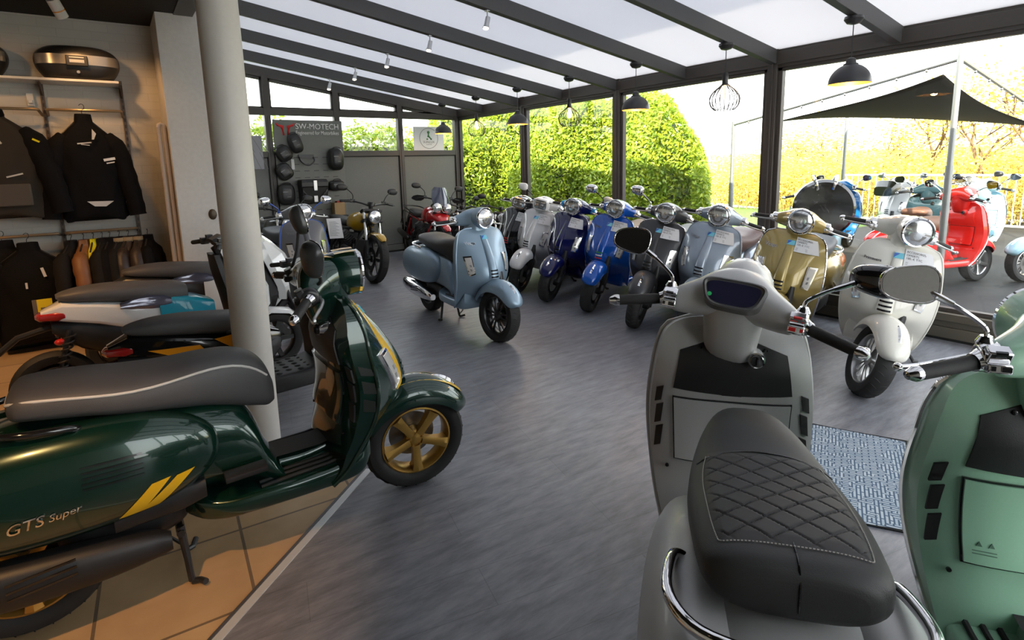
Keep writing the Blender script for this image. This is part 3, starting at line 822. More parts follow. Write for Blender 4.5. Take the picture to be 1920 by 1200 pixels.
def sp_seat(m):
    st = cr_interp([(.06, .765, .785, .05), (.10, .745, .80, .085), (.2, .725, .815, .115), (.35, .70, .815, .13), (.5, .675, .80, .135), (.62, .65, .785, .13), (.70, .635, .775, .11), (.75, .65, .75, .085)], 4)
    m.loft([sell(hw, zb, zt, 3.2, 24, x) for x, zb, zt, hw in st])
def sp_tail(m):
    # wedge of bodywork under the seat
    st = [(-.02, .66, .70, .05), (.08, .625, .745, .095), (.25, .58, .725, .125), (.45, .50, .69, .14), (.58, .44, .665, .142)]
    m.loft([sell(hw, zb, zt, 5, 20, x) for x, zb, zt, hw in st])
def sp_under(m):
    m.loft([sell(hw, zb, zt, 4, 20, x) for x, zb, zt, hw in [(.02, .56, .63, .07), (.15, .44, .63, .10), (.35, .34, .58, .12), (.55, .27, .55, .14), (.68, .25, .50, .14)]])
def sp_front_seatbox(m):
    m.loft([sell(hw, zb, zt, 6, 20, x) for x, zb, zt, hw in [(.57, .40, .70, .150), (.66, .36, .70, .15), (.80, .38, .665, .14), (.90, .50, .62, .11)]])
def sp_floor(m):
    m.loft([sell(hw, zb, zt, 6, 20, x) for x, zb, zt, hw in [(.50, .22, .345, .15), (.7, .21, .335, .19), (.95, .21, .335, .19), (1.06, .24, .38, .17)]])
def sp_bumps(m):
    for i in range(6):
        for j in range(5):
            m.ell((.69+.055*i, -.13+.065*j+(.03 if i % 2 else 0), .335), (.017, .022, .006), 8, 4)
def sp_shield(m):
    st = [(.27, 1.02, 1.10, .16), (.45, 1.02, 1.16, .17), (.62, .99, 1.17, .16), (.80, .95, 1.12, .14), (.93, .93, 1.05, .10)]
    rings = []
    for z, xa, xb, hw in st:
        rings.append([(xa, -hw, z), (xa-.015, 0, z), (xa, hw, z), (xa+.03, hw*1.02, z), (xb-.03, hw*.6, z), (xb, 0, z), (xb-.03, -hw*.6, z), (xa+.03, -hw*1.02, z)])
    m.loft(rings)
def sp_fairing(m):
    st = [(.40, 1.14, 1.22, .07), (.52, 1.12, 1.30, .12), (.66, 1.06, 1.30, .165), (.80, 1.01, 1.24, .15), (.92, .98, 1.13, .11), (.99, .97, 1.05, .06)]
    rings = []
    for z, xa, xb, hw in st:
        rings.append([(xa, -hw, z), (xa, hw, z), (xa+.06, hw*1.08, z-.01), (xb-.05, hw*.55, z), (xb, 0, z-.015), (xb-.05, -hw*.55, z), (xa+.06, -hw*1.08, z-.01)])
    m.loft(rings)
def sp_fender(m):
    rings = []
    for th, w in ((15, .03), (30, .06), (60, .07), (95, .075), (130, .07), (150, .05)):
        t = R(th)
        rings.append([(1.30+r_*math.cos(t), y*w, .222+r_*math.sin(t)) for y, r_ in ((-1, .225), (-.85, .25), (0, .265), (.85, .25), (1, .225), (.8, .235), (0, .25), (-.8, .235))])
    m.loft(rings)
def sp_fork(m):
    for s in (-1, 1): m.tube([(1.30, s*.07, .222), (1.20, s*.07, .48)], .02, 10)
    m.tube([(1.20, 0, .45), (.96, 0, .98)], .026, 10)
    m.lathe([(.04, .055), (.09, .055), (.09, .06), (.04, .06), (.04, .055)], (1.30, 0, .222), 'y', 24, cap=False)
def sp_bar(m):
    m.tube([(.94, -.2, 1.0), (.97, -.08, 1.01), (.98, 0, 1.0), (.97, .08, 1.01), (.94, .2, 1.0)], .014, 10, smooth=4)
    m.box((.98, 0, 1.025), (.07, .12, .05), Matrix.Rotation(R(-25), 3, 'Y'))
    for s in (-1, 1):
        m.box((.945, s*.2, 1.005), (.045, .06, .045)); m.box((.97, s*.16, 1.035), (.04, .05, .03))
        m.tube([(.98, s*.19, 1.0), (1.0, s*.25, .998), (.97, s*.35, .985)], .006, 8)
def sp_grip(s):
    def f(m): m.tube([(.935, s*.235, 1.0), (.90, s*.345, .985)], [.017, .016], 12)
    return f
def sp_shock(m):
    m.tube([(.0, -.10, .24), (.10, -.10, .58)], .014, 8)
    m.tube([(.02+.08*t/7+.026*math.cos(t*2*PI), -.10+.026*math.sin(t*2*PI), .30+.25*t/7) for t in np.linspace(0, 7, 70)], .006, 5)
    m.box((.14, .0, .23), (.42, .09, .07))
def sp_plate(m):
    m.tube([(.04, 0, .60), (-.14, 0, .56), (-.30, 0, .43), (-.36, 0, .36)], .018, 8)
    m.box((-.31, 0, .40), (.02, .16, .20), Matrix.Rotation(R(25), 3, 'Y'))
def sp_reflector(m):
    m.box((-.305, -.06, .44), (.02, .05, .13), Matrix.Rotation(R(25), 3, 'Y'))
    for s in (-1, 1): m.ell((-.35, s*.13, .36), (.03, .03, .022), 12, 8); m.tube([(-.33, 0, .37), (-.345, s*.12, .36)], .008, 6)
def sp_taillight(m):
    m.loft([sell(hw, zb, zt, 3, 16, x) for x, zb, zt, hw in [(-.05, .655, .675, .02), (-.03, .64, .69, .06), (.05, .632, .70, .102), (.09, .64, .70, .1)]])
def sp_wrap(m):
    # protective film bag over the side of the seat hinge
    m.loft([[(x, -.136-.012*math.sin(k*1.3)-.004*k, zb+(zt-zb)*k/4) for k in range(5)]+[(x, -.125, zt), (x, -.125, zb)] for x, zb, zt in ((.36, .665, .70), (.43, .65, .72), (.52, .635, .73), (.60, .635, .715), (.64, .65, .69))])
def sport_scooter(loc, head, body, seatbox, tail, label, wrap=False, front=None, lean=0, group=None):
    r = empty('electric_scooter', loc, (R(lean), 0, R(head)), (1, 1, 1), label, 'scooter', group)
    part('spseat', 'seat', sp_seat, SEATGREY, r)
    part('sptail', 'tail_fairing', sp_tail, tail, r, sharp=25)
    part('spunder', 'underbody', sp_under, BLACK, r)
    part('spbox', 'seat_front_panel', sp_front_seatbox, seatbox, r, sharp=25)
    fl = part('spfloor', 'floorboard', sp_floor, BLACK, r); part('spbump', 'tread_pattern', sp_bumps, RUBBER, fl)
    part('spshield', 'leg_shield', sp_shield, BLACK, r, sharp=20)
    part('spfair', 'front_fairing', sp_fairing, front or body, r, sharp=20)
    part('spfend', 'front_fender', sp_fender, front or body, r)
    part('spfork', 'fork', sp_fork, DARKMETAL, r)
    hb = part('spbar', 'handlebar', sp_bar, SATIN, r)
    for s in (-1, 1): part('spgrip%d' % s, 'grip', sp_grip(s), RUBBER, hb)
    for x, n in ((1.30, 'front_tyre'), (0.0, 'rear_tyre')):
        t = part('sptyre%g' % x, n, lambda m, x=x: sp_wheel(m, x), RUBBER, r)
        part('sprim%g' % x, 'rim', lambda m, x=x: sp_rim(m, x), SATIN, t)
        if x == 0.0: part('sphub', 'hub_motor', lambda m: sp_hubcover(m, 0.0), DARKMETAL, t)
    part('spshock', 'rear_shock', sp_shock, DARKMETAL, r)
    pl = part('spplate', 'plate_holder', sp_plate, BLACK, r); part('sprefl', 'reflector', sp_reflector, RED, pl)
    part('sptl', 'tail_light', sp_taillight, REDLENS, r)
    if wrap: part('spwrap', 'side_cover_film', sp_wrap, mat('clear_film', (.10, .11, .17), .08, .3, coat=1), r)
    return r

# ------------------------------------------------------------------ motorcycles
def mc_tyre(m, x):
    pr = [(.235, -.035), (.26, -.055), (.29, -.06), (.312, -.04), (.318, 0), (.312, .04), (.29, .06), (.26, .055), (.235, .035)]
    m.lathe(pr+[pr[0]], (x, 0, .318), 'y', 44, cap=False)
    for k in range(26):
        a = 2*PI*k/26
        for s in (-1, 1): m.tube([(x+rr*math.cos(a+d), s*y, .318+rr*math.sin(a+d)) for y, rr, d in ((.005, .319, 0), (.03, .3155, .04), (.05, .302, .06))], .0025, 4)
def mc_rim(m, x):
    m.lathe([(.238, -.04), (.225, -.03), (.22, 0), (.225, .03), (.238, .04), (.238, -.04)], (x, 0, .318), 'y', 36, cap=False)
    m.lathe([(0, -.06), (.045, -.06), (.045, .06), (0, .06)], (x, 0, .318), 'y', 16)
    for k in range(6):
        i = len(m.v); m.box((.13, 0, 0), (.19, .024, .028)); m.xf(Matrix.Translation((x, 0, .318)) @ Matrix.Rotation(2*PI*k/6, 4, 'Y'), i)
    m.lathe([(.09, -.065), (.15, -.065), (.15, -.06), (.09, -.06), (.09, -.065)], (x, 0, .318), 'y', 32, cap=False)
def mc_leg(s):
    def f(m):
        m.tube([(1.45, s*.10, .318), (1.36, s*.10, .55)], .03, 12)
        m.box((1.43, s*.10, .34), (.06, .04, .09))
    return f
def mc_stan(s): return lambda m: m.tube([(1.36, s*.10, .55), (1.19, s*.10, .96)], .021, 12)
def mc_fork(m):
    m.tube([(1.28, 0, .74), (1.18, 0, 1.0)], .03, 10)
    for z, x in ((.80, 1.255), (.93, 1.205)): m.box((x, 0, z), (.10, .27, .03), Matrix.Rotation(R(-22), 3, 'Y'))
def mc_ffender(m):
    rings = []
    for th, w in ((48, .03), (56, .055), (75, .068), (100, .068), (125, .06), (140, .035)):
        t = R(th); rings.append([(1.45+r_*math.cos(t), y*w, .318+r_*math.sin(t)) for y, r_ in ((-1, .325), (-.8, .345), (0, .355), (.8, .345), (1, .325), (0, .342))])
    m.loft(rings)
def mc_tank(m):
    st = cr_interp([(.60, .70, .78, .08), (.68, .66, .84, .125), (.82, .64, .895, .155), (.96, .65, .91, .165), (1.08, .70, .90, .13), (1.14, .76, .86, .08)], 4)
    m.loft([sell(hw, zb, zt, 2.8, 24, x) for x, zb, zt, hw in st])
def mc_seat(m):
    st = cr_interp([(-.14, .74, .79, .06), (-.08, .72, .82, .10), (.15, .70, .815, .13), (.35, .68, .79, .135), (.55, .68, .785, .11), (.66, .69, .80, .07)], 4)
    m.loft([sell(hw, zb, zt, 3, 20, x) for x, zb, zt, hw in st])
def mc_engine(m):
    m.box((.74, 0, .40), (.42, .24, .24)); m.ell((.72, 0, .33), (.26, .16, .13), 20, 12, 3)
    for s in (-1, 1):
        i = len(m.v)
        for k in range(7): m.box((0, 0, .03*k), (.15-.004*k, .13-.006*k, .012))
        m.box((0, 0, .10), (.09, .08, .20)); m.xf(Matrix.Translation((.86, s*.10, .48)) @ Matrix.Rotation(R(-s*42), 4, 'X'), i)
    m.box((.45, 0, .52), (.35, .16, .16)); m.box((1.0, 0, .42), (.06, .22, .22))
def mc_frame(m):
    for s in (-1, 1):
        m.tube([(1.20, 0, .84), (.95, s*.12, .70), (.60, s*.13, .64), (.35, s*.12, .50), (.05, s*.11, .318)], .02, 8, smooth=3)
        m.tube([(.55, s*.11, .66), (.1, s*.11, .70), (-.14, s*.08, .74)], .014, 8)
        m.tube([(1.18, 0, .78), (1.05, s*.11, .50), (.95, s*.12, .26), (.55, s*.12, .24)], .018, 8, smooth=3)
        m.tube([(.02, s*.12, .34), (.16, s*.12, .66)], .024, 8)
def mc_exhaust(m):
    m.tube([(.98, -.12, .46), (1.04, -.15, .30), (.85, -.15, .24), (.4, -.16, .27), (.25, -.17, .30)], .02, 10, smooth=4)
    m.tube([(.28, -.17, .295), (.24, -.17, .305), (-.28, -.18, .40), (-.32, -.18, .41)], [.03, .05, .048, .035], 14)
def mc_headlight(m):
    m.lathe([(.02, 1.24), (.07, 1.26), (.092, 1.31), (.094, 1.35), (.088, 1.355)], (0, 0, .86), 'x', 28)
def mc_lens(m): m.lathe([(.088, 1.352), (.075, 1.37), (.04, 1.38), (.002, 1.383)], (0, 0, .86), 'x', 28)
def mc_bar(m):
    m.tube([(1.06, -.37, 1.04), (1.10, -.26, 1.05), (1.17, -.12, 1.03), (1.18, 0, 1.0), (1.17, .12, 1.03), (1.10, .26, 1.05), (1.06, .37, 1.04)], .012, 10, smooth=4)
    m.lathe([(.0, .0), (.05, .0), (.052, .04), (.045, .055), (0, .056)], (1.20, 0, 1.0), 'z', 20)
    for s in (-1, 1): m.box((1.10, s*.22, 1.05), (.04, .05, .05)); m.tube([(1.12, s*.22, 1.05), (1.15, s*.27, 1.045), (1.12, s*.38, 1.03)], .006, 6)
def mc_grip(s):
    def f(m): m.tube([(1.095, s*.255, 1.049), (1.055, s*.38, 1.038)], .018, 12)
    return f
def mc_mirror(s):
    def f(m):
        c = (1.06, s*.36, 1.22); m.ell(c, (.022, .075, .045), 20, 12, 2.4)
        m.tube([(1.10, s*.22, 1.07), (1.12, s*.24, 1.14), (1.08, s*.31, 1.205)], .006, 8, smooth=4)
    return f
def mc_rfender(m):
    m.loft([sell(hw, zb, zt, 4, 16, x) for x, zb, zt, hw in [(-.30, .55, .58, .06), (-.2, .62, .68, .08), (-.02, .66, .72, .09)]])
    m.box((-.31, 0, .47), (.015, .16, .18), Matrix.Rotation(R(20), 3, 'Y'))
def mc_sides(s):
    return lambda m: m.prism([(.28, s*.14, .68), (.60, s*.14, .66), (.52, s*.14, .48), (.34, s*.14, .52)], (0, s*.02, 0))
def mc_stand(m): m.tube([(.70, .10, .26), (.66, .20, .12), (.63, .25, .045)], .012, 8)
def mc_windscreen(m):
    m.loft([[(x-.05*abs(k)**2, k*w, z) for k in np.linspace(-1, 1, 9)]+[(x-.05*abs(k)**2-.008, k*w, z) for k in np.linspace(1, -1, 9)] for z, x, w in ((.93, 1.33, .13), (1.05, 1.27, .15), (1.17, 1.21, .13), (1.22, 1.19, .09))])
def mc_beak(m):
    st = [(1.06, .62, .86, .17), (1.18, .66, .86, .19), (1.30, .68, .82, .14), (1.42, .66, .74, .08), (1.54, .62, .65, .05)]
    m.loft([sell(hw, zb, zt, 3, 20, x) for x, zb, zt, hw in st])
def mc_twin(m):
    for s in (-1, 1): m.lathe([(.03, 1.24), (.07, 1.28), (.076, 1.34), (.07, 1.345)], (0, s*.085, .90), 'x', 24)
def mc_twinlens(m):
    for s in (-1, 1): m.lathe([(.07, 1.343), (.05, 1.36), (.002, 1.366)], (0, s*.085, .90), 'x', 24)
def mc_guard(s):
    def f(m): m.loft([[(1.13+.02*math.sin(a), s*y, 1.03+h*math.sin(a)) for a in np.linspace(0, 2*PI, 10, endpoint=False)] for y, h in ((.24, .02), (.28, .045), (.36, .05), (.42, .03), (.44, .012))])
    return f
def mc_rack(m):
    for s in (-1, 1):
        m.tube([(.35, s*.12, .74), (.1, s*.17, .80), (-.2, s*.15, .85), (-.25, 0, .86)], .011, 8, smooth=3)
        m.tube([(-.05, s*.2, .78), (-.10, s*.22, .55), (.2, s*.2, .50), (.2, s*.18, .75), (-.05, s*.2, .78)], .009, 8)
def motorcycle(loc, head, tank, label, lean=-8, style='naked', scale=1., steer=0, group=None, seat=SEATBLACK, fend=None, stan=CHROME, mirrors='LR'):
    r = empty('motorcycle', loc, (R(lean), 0, R(head)), (scale,)*3, label, 'motorcycle', group)
    P0 = Vector((1.19, 0, .96)); D = Vector((-.38, 0, 1)).normalized()
    S = Matrix.Translation(P0) @ Matrix.Rotation(R(steer), 4, D) @ Matrix.Translation(-P0)
    for x, n in ((1.45, 'front_tyre'), (0., 'rear_tyre')):
        t = part('mct%g' % x, n, lambda m, x=x: mc_tyre(m, x), RUBBER, r, S if x else None); part('mcr%g' % x, 'rim', lambda m, x=x: mc_rim(m, x), SATIN, t)
    f = part('mcfork', 'fork', mc_fork, DARKMETAL, r, S); [(part('mcst%d' % s, 'stanchion', mc_stan(s), stan, f), part('mclg%d' % s, 'fork_leg', mc_leg(s), DARKMETAL, f)) for s in (-1, 1)]
    part('mcff', 'front_fender', mc_ffender, fend or tank, r, S)
    part('mctank', 'fuel_tank', mc_tank, tank, r); part('mcseat', 'seat', mc_seat, seat, r)
    part('mceng', 'engine', mc_engine, DARKMETAL, r, sharp=20); part('mcframe', 'frame', mc_frame, SATIN if style != 'adventure' else tank, r)
    part('mcex', 'exhaust', mc_exhaust, mat('exhaust_black', (.02, .02, .02), .3, .5), r); part('mcrf', 'rear_fender', mc_rfender, BLACK, r)
    [part('mcside%d' % s, 'side_cover', mc_sides(s), BLACK, r, sharp=20) for s in (-1, 1)]; part('mcstand', 'side_stand', mc_stand, SATIN, r)
    hb = part('mcbar', 'handlebar', mc_bar, SATIN, r, S)
    for s in (-1, 1):
        part('mcgrip%d' % s, 'grip', mc_grip(s), RUBBER, hb)
        if ('L' if s > 0 else 'R') in mirrors: part('mcmir%d' % s, 'mirror', mc_mirror(s), BLACK, r, S)
        if style == 'adventure': part('mcg%d' % s, 'hand_guard', mc_guard(s), BLACK, hb)
    if style == 'adventure':
        part('mcwind', 'windscreen', mc_windscreen, mat('smoked_screen', (.05, .06, .09), .1, coat=1), r)
        part('mcbeak', 'front_fairing', mc_beak, tank, r)
        h = part('mctwin', 'headlight_shell', mc_twin, CHROME, r); part('mctwl', 'headlight_lens', mc_twinlens, LENS, h)
        part('mcrack', 'pannier_rack', mc_rack, SATIN, r)
    else:
        h = part('mchl', 'headlight_shell', mc_headlight, SATIN, r, S); part('mclens', 'headlight_lens', mc_lens, LENS, h)
    return r

# ------------------------------------------------------------------ clothing
def jacket_body(m, w, h, d, ruf=0.):
    st = [(0, .94, .9), (.04, .99, 1.), (.25, .93, 1.), (.5, .92, 1.05), (.68, .93, 1.0), (.78, .86, .88), (.86, .68, .74), (.925, .44, .62), (.965, .30, .56), (1.0, .26, .54), (1.06, .235, .5)]
    rings = []
    for t, a, b in cr_interp(st, 4):
        ring = []
        for k in range(36):
            g = 2*PI*k/36; c, q = math.cos(g), math.sin(g)
            wob = 1+ruf*(.05*math.sin(5*g+7*t)+.04*math.sin(9*g-11*t)+.03*math.sin(14*g+19*t))
            ring.append((a*w/2*math.copysign(abs(c)**.8, c)*wob, b*d/2*math.copysign(abs(q)**.8, q)*wob, t*h+(.02*math.sin(3*g) if t < .03 else 0)))
        rings.append(ring)
    m.loft(rings)
def jacket_sleeve(m, w, h, d, s):
    P = [(s*w*.30, 0, h*.84), (s*w*.44, -.01, h*.72), (s*w*.55, -.03, h*.46), (s*w*.62, -.04, h*.22), (s*w*.66, -.05, h*.02)]
    pts = cr_interp([(*p, r_) for p, r_ in zip(P, (.055, .082, .076, .070, .066))], 5)
    m.tube([p[:3] for p in pts], [p[3]*d/.2*(1+.05*math.sin(i*1.9)) for i, p in enumerate(pts)], 14)
def hanger(m, h, w):
    m.tube([(-w*.34, 0, h*.86), (-.03, 0, h*1.02), (0, 0, h*1.04), (.03, 0, h*1.02), (w*.34, 0, h*.86)], .007, 8)
    m.tube([(0, 0, h*1.03), (0, 0, h*1.09), (.018, 0, h*1.12), (.016, 0, h*1.15), (0, 0, h*1.16), (-.016, 0, h*1.145)], .0028, 6, smooth=4)
def jacket(loc, rotz, w, h, d, mt, label, collar=None, patch=None, group=None, hem=None, name='jacket', sleeves=True):
    r = empty(name, loc, (0, 0, R(rotz)), (1, 1, 1), label, 'jacket', group)
    m = M(); jacket_body(m, w, h, d, 1.); ob('torso', m, mt, r, 60)
    if sleeves:
        for s in (-1, 1):
            m = M(); jacket_sleeve(m, w, h, d, s); ob('sleeve', m, mt, r, 60)
    m = M(); hanger(m, h, w); ob('hanger', m, SATIN, r)
    if collar:
        m = M(); m.lathe([(w*.13, h*.97), (w*.15, h*1.0), (w*.135, h*1.05), (w*.10, h*1.05), (w*.10, h*.97)], (0, 0, 0), 'z', 20, cap=False)
        m.v = [(x, y*.8, z) for x, y, z in m.v]; ob('collar', m, collar, r)
    return r

# ================================================================== SETTING
XG, YB = 5.425, 9.34
def rz(x): return 3.215-.153*x          # underside of the rafters
WALLWHITE = mat('rough_white_plaster', (.62, .60, .57), .8, var=.04, scale=30, bump=.5, bscale=120)
DARKCEIL = mat('dark_ceiling', (.006, .006, .006), .8)
BRICK = board_wall()
# floors
m = M(); m.prism([(-3.2, -2.5, -.06), (5.47, -2.5, -.06), (5.47, YB+.1, -.06), (.45, YB+.1, -.06), (.45, 3.1, -.06), (.89, 2.56, -.06), (-3.2, -1.06, -.06)], (0, 0, .06)); struct('floor', m, vinyl_floor())
m = M(); m.prism([(-3.2, -1.06, -.06), (.89, 2.56, -.06), (.45, 3.1, -.06), (.45, 6.6, -.06), (-3.2, 6.6, -.06)], (0, 0, .06)); struct('floor_tiles', m, tile_floor())
d = Vector((4.09, 3.62, 0)).normalized(); n_ = Vector((-d.y, d.x, 0))
def strip(a, b, w, z, off=0):
    a = Vector(a); b = Vector(b); dd = (b-a).normalized(); q = Vector((-dd.y, dd.x, 0)); a = a+q*off; b = b+q*off
    return [tuple(a-q*w/2), tuple(b-q*w/2), tuple(b+q*w/2), tuple(a+q*w/2)]
m = M(); m.prism(strip((-3.2, -1.06, 0), (.89, 2.56, 0), .032, 0), (0, 0, .004)); t1 = struct('trim_1', m, mat('trim_aluminium', (.66, .67, .67), .4, .3))
m = M(); m.prism(strip((-3.2, -1.06, 0), (.89, 2.56, 0), .012, 0, .023), (0, 0, .007)); struct('trim_1_edge', m, mat('trim_dark', (.14, .14, .145), .4, .5), t1)
# shop side shell
m = M(); m.boxb((-3.2, 6.5, 0), (.47, 6.7, 2.87)); struct('wall_left', m, BRICK)
m = M(); m.boxb((.46, 5.9, 0), (.80, 6.7, 2.95)); struct('wall_pillar', m, WALLWHITE, bevel=.006)
m = M(); m.boxb((.70, 6.7, 0), (.80, YB+.1, 3.2)); struct('wall_inner', m, WALLWHITE)
m = M(); m.boxb((-3.4, -2.5, 0), (-3.2, 6.7, 2.87)); struct('wall_shop_end', m, WALLWHITE)
m = M(); m.boxb((-3.4, -2.7, 0), (.75, -2.5, 2.95)); struct('wall_behind', m, WALLWHITE)
m = M(); m.boxb((.75, -2.66, 0), (5.5, -2.54, .12)); struct('trim_behind', m, FRAME)
for i in range(4):
    x0 = .75+1.17*i; m = M(); m.boxb((x0-.04, -2.66, .12), (x0+.04, -2.54, rz(x0)+.1)); struct('post', m, FRAME)
    m = M(); m.prism([(x0+.04, -2.604, .12), (x0+1.13, -2.604, .12), (x0+1.13, -2.604, rz(x0+1.13)), (x0+.04, -2.604, rz(x0+.04))], (0, .008, 0)); struct('window_%d' % (20+i), m, GLASS)
m = M(); m.boxb((-3.2, -2.5, 2.87), (.75, 6.7, 2.95)); struct('ceiling', m, DARKCEIL)
m = M(); m.boxb((-3.4, -2.7, 2.95), (.75, YB+.1, 5.1)); struct('sun_blocker_upper', m, WALLWHITE)  # unseen block above the house, added to cast shade from the sun
m = M(); m.boxb((-1.8, 6.38, 0), (.42, 6.5, .10)); struct('baseboard_left', m, GLOSSBLACK)
m = M(); m.tube([(.525, 3.23, 0), (.525, 3.23, 2.87)], .096, 48); struct('column', m, mat('column_paint', (.60, .575, .53), .5, var=.02, scale=40), sharp=40)
m = M()
for x in (.395, .44): m.tube([(x, 6.02, .02), (x, 6.02, 1.90)], .019, 14)
m.tube([(.395, 6.02, 1.90), (.40, 6.02, 1.925), (.4175, 6.02, 1.936), (.435, 6.02, 1.925), (.44, 6.02, 1.90)], .019, 14)
o = ob('heating_pipe', m, mat('pipe_paint', (.55, .47, .40), .4), label='cream looped heating pipe standing against the brick wall beside the white pillar', cat='pipe')
m = M(); m.ell((.735, 5.895, 1.105), (.035, .012, .05), 20, 10); m.boxb((.715, 5.893, 1.06), (.755, 5.90, 1.15)); ob('wall_socket', m, mat('old_brass', (.07, .05, .03), .4, .5), label='dark round knob on the white pillar beside the column', cat='knob')

# glazed wall on the right
POSTY = [YB, 7.26, 5.22, 3.14, .97, -1.05, -2.5]
for i, y in enumerate(POSTY):
    m = M(); m.boxb((XG-.055, y-.05, 0), (XG+.05, y+.05, 2.56)); m.boxb((XG-.065, y-.012, .02), (XG-.05, y+.004, 2.4)); struct('post', m, FRAME, bevel=.004)
m = M(); m.boxb((XG-.06, -2.5, 2.385), (XG+.09, YB+.06, 2.50)); m.boxb((XG-.035, -2.5, 2.50), (XG+.09, YB+.06, 2.57)); m.boxb((XG-.045, -2.5, 2.355), (XG+.05, YB+.05, 2.40)); struct('beam_eave', m, FRAME, bevel=.004)
m = M(); m.boxb((XG-.07, -2.5, .022), (XG+.10, YB+.05, .11)); m.boxb((XG-.055, -2.5, .11), (XG+.10, YB+.05, .165)); m.boxb((XG-.085, -2.5, .165), (XG+.10, YB+.05, .228)); struct('trim_sill', m, mat('sill_bronze', (.13, .115, .09), .45, .3), bevel=.004)
m = M(); m.boxb((XG-.06, -2.5, 0), (XG+.08, YB, .022)); struct('trim_sill_gap', m, FRAMEDARK)
for i in range(6):
    a, b = POSTY[i+1]+.05, POSTY[i]-.05
    m = M(); m.boxb((XG-.003, a+.03, .25), (XG+.003, b-.03, 2.34)); w = struct('window_%d' % (i+1), m, GLASS)
    m = M()
    for q in ((a, a+.045), (b-.045, b)): m.boxb((XG-.03, q[0], .228), (XG+.03, q[1], 2.356))
    m.boxb((XG-.03, a, .228), (XG+.03, b, .262)); m.boxb((XG-.03, a, 2.325), (XG+.03, b, 2.356)); struct('window_frame', m, FRAME, w, bevel=.003)
# rafters and opal roof
RY = [2.07+1.06*k for k in range(-4, 7)]
def slab(m, y0, y1, x0, x1, o0, o1):
    m.loft([[(x, y0, rz(x)+o0), (x, y1, rz(x)+o0), (x, y1, rz(x)+o1), (x, y0, rz(x)+o1)] for x in (x0, x1)])
for y in RY:
    m = M(); slab(m, y-.033, y+.033, .75, XG-.02, 0, .135); struct('beam_rafter', m, BEAM, bevel=.003)
POLY = poly_mat()
ys = [-2.6]+RY+[YB+.05]
for a, b in zip(ys[:-1], ys[1:]):
    m = M(); slab(m, a, b, .75, XG+.30, .136, .146); struct('roof_panel', m, POLY)
m = M(); m.boxb((.60, -2.5, 2.86), (.75, 6.7, 3.32)); m.boxb((.60, 6.7, 3.0), (.82, YB, 3.32)); struct('beam_house', m, FRAME)

# back wall
MX = [.84, 2.05, 3.115, 4.225, 5.36]
m = M()
m.loft([[(x, YB-.05, rz(x)-.02), (x, YB+.05, rz(x)-.02), (x, YB+.05, rz(x)+.136), (x, YB-.05, rz(x)+.136)] for x in (.75, XG+.03)]); struct('beam_back', m, FRAME, bevel=.004)
for x in MX:
    m = M(); m.boxb((x-.045, YB-.055, 0), (x+.045, YB+.05, rz(x)+.02)); m.boxb((x-.012, YB-.062, 0), (x+.006, YB-.05, 2.32)); struct('post', m, FRAME, bevel=.004)
m = M(); m.boxb((.8, YB-.045, 2.335), (5.4, YB+.05, 2.435)); struct('trim_transom', m, FRAME, bevel=.004)
m = M(); m.boxb((.8, YB-.05, 1.695), (5.4, YB+.05, 1.785)); struct('trim_rail', m, FRAME, bevel=.004)
m = M(); m.boxb((.8, YB-.04, .03), (5.4, YB+.04, .13)); struct('baseboard_back', m, PANELGREY, bevel=.004)
m = M(); m.boxb((.8, YB-.03, 0), (5.4, YB+.03, .03)); struct('baseboard_back_gap', m, FRAMEDARK)
for i in range(4):
    a, b = MX[i]+.045, MX[i+1]-.045
    m = M(); m.boxb((a, YB-.02, .13), (b, YB+.03, 1.695)); w = struct('wall_back_panel', m, PANELGREY)
    m = M()
    for p, q in (((a, .13), (a+.012, 1.695)), ((b-.012, .13), (b, 1.695)), ((a, 1.68), (b, 1.695)), ((a, .13), (b, .142))): m.boxb((p[0], YB-.028, p[1]), (q[0], YB-.02, q[1]))
    struct('panel_bead', m, FRAMEDARK, w)
    m = M(); m.boxb((a, YB-.004, 1.785), (b, YB+.004, 2.335)); struct('window_%d' % (7+i), m, GLASS)
    m = M(); m.prism([(a, YB-.004, 2.435), (b, YB-.004, 2.435), (b, YB-.004, rz(b)-.02), (a, YB-.004, rz(a)-.02)], (0, .008, 0)); w = struct('window_%d' % (11+i), m, GLASS)
    m = M(); m.boxb((a, YB-.03, 2.435), (a+.03, YB+.03, rz(a)-.02)); m.boxb((b-.03, YB-.03, 2.435), (b, YB+.03, rz(b)-.02)); m.boxb((a, YB-.03, 2.435), (b, YB+.03, 2.46))
    m.loft([[(x, YB-.03, rz(x)-.06), (x, YB+.03, rz(x)-.06), (x, YB+.03, rz(x)-.02), (x, YB-.03, rz(x)-.02)] for x in (a, b)]); struct('window_frame', m, FRAME, w)

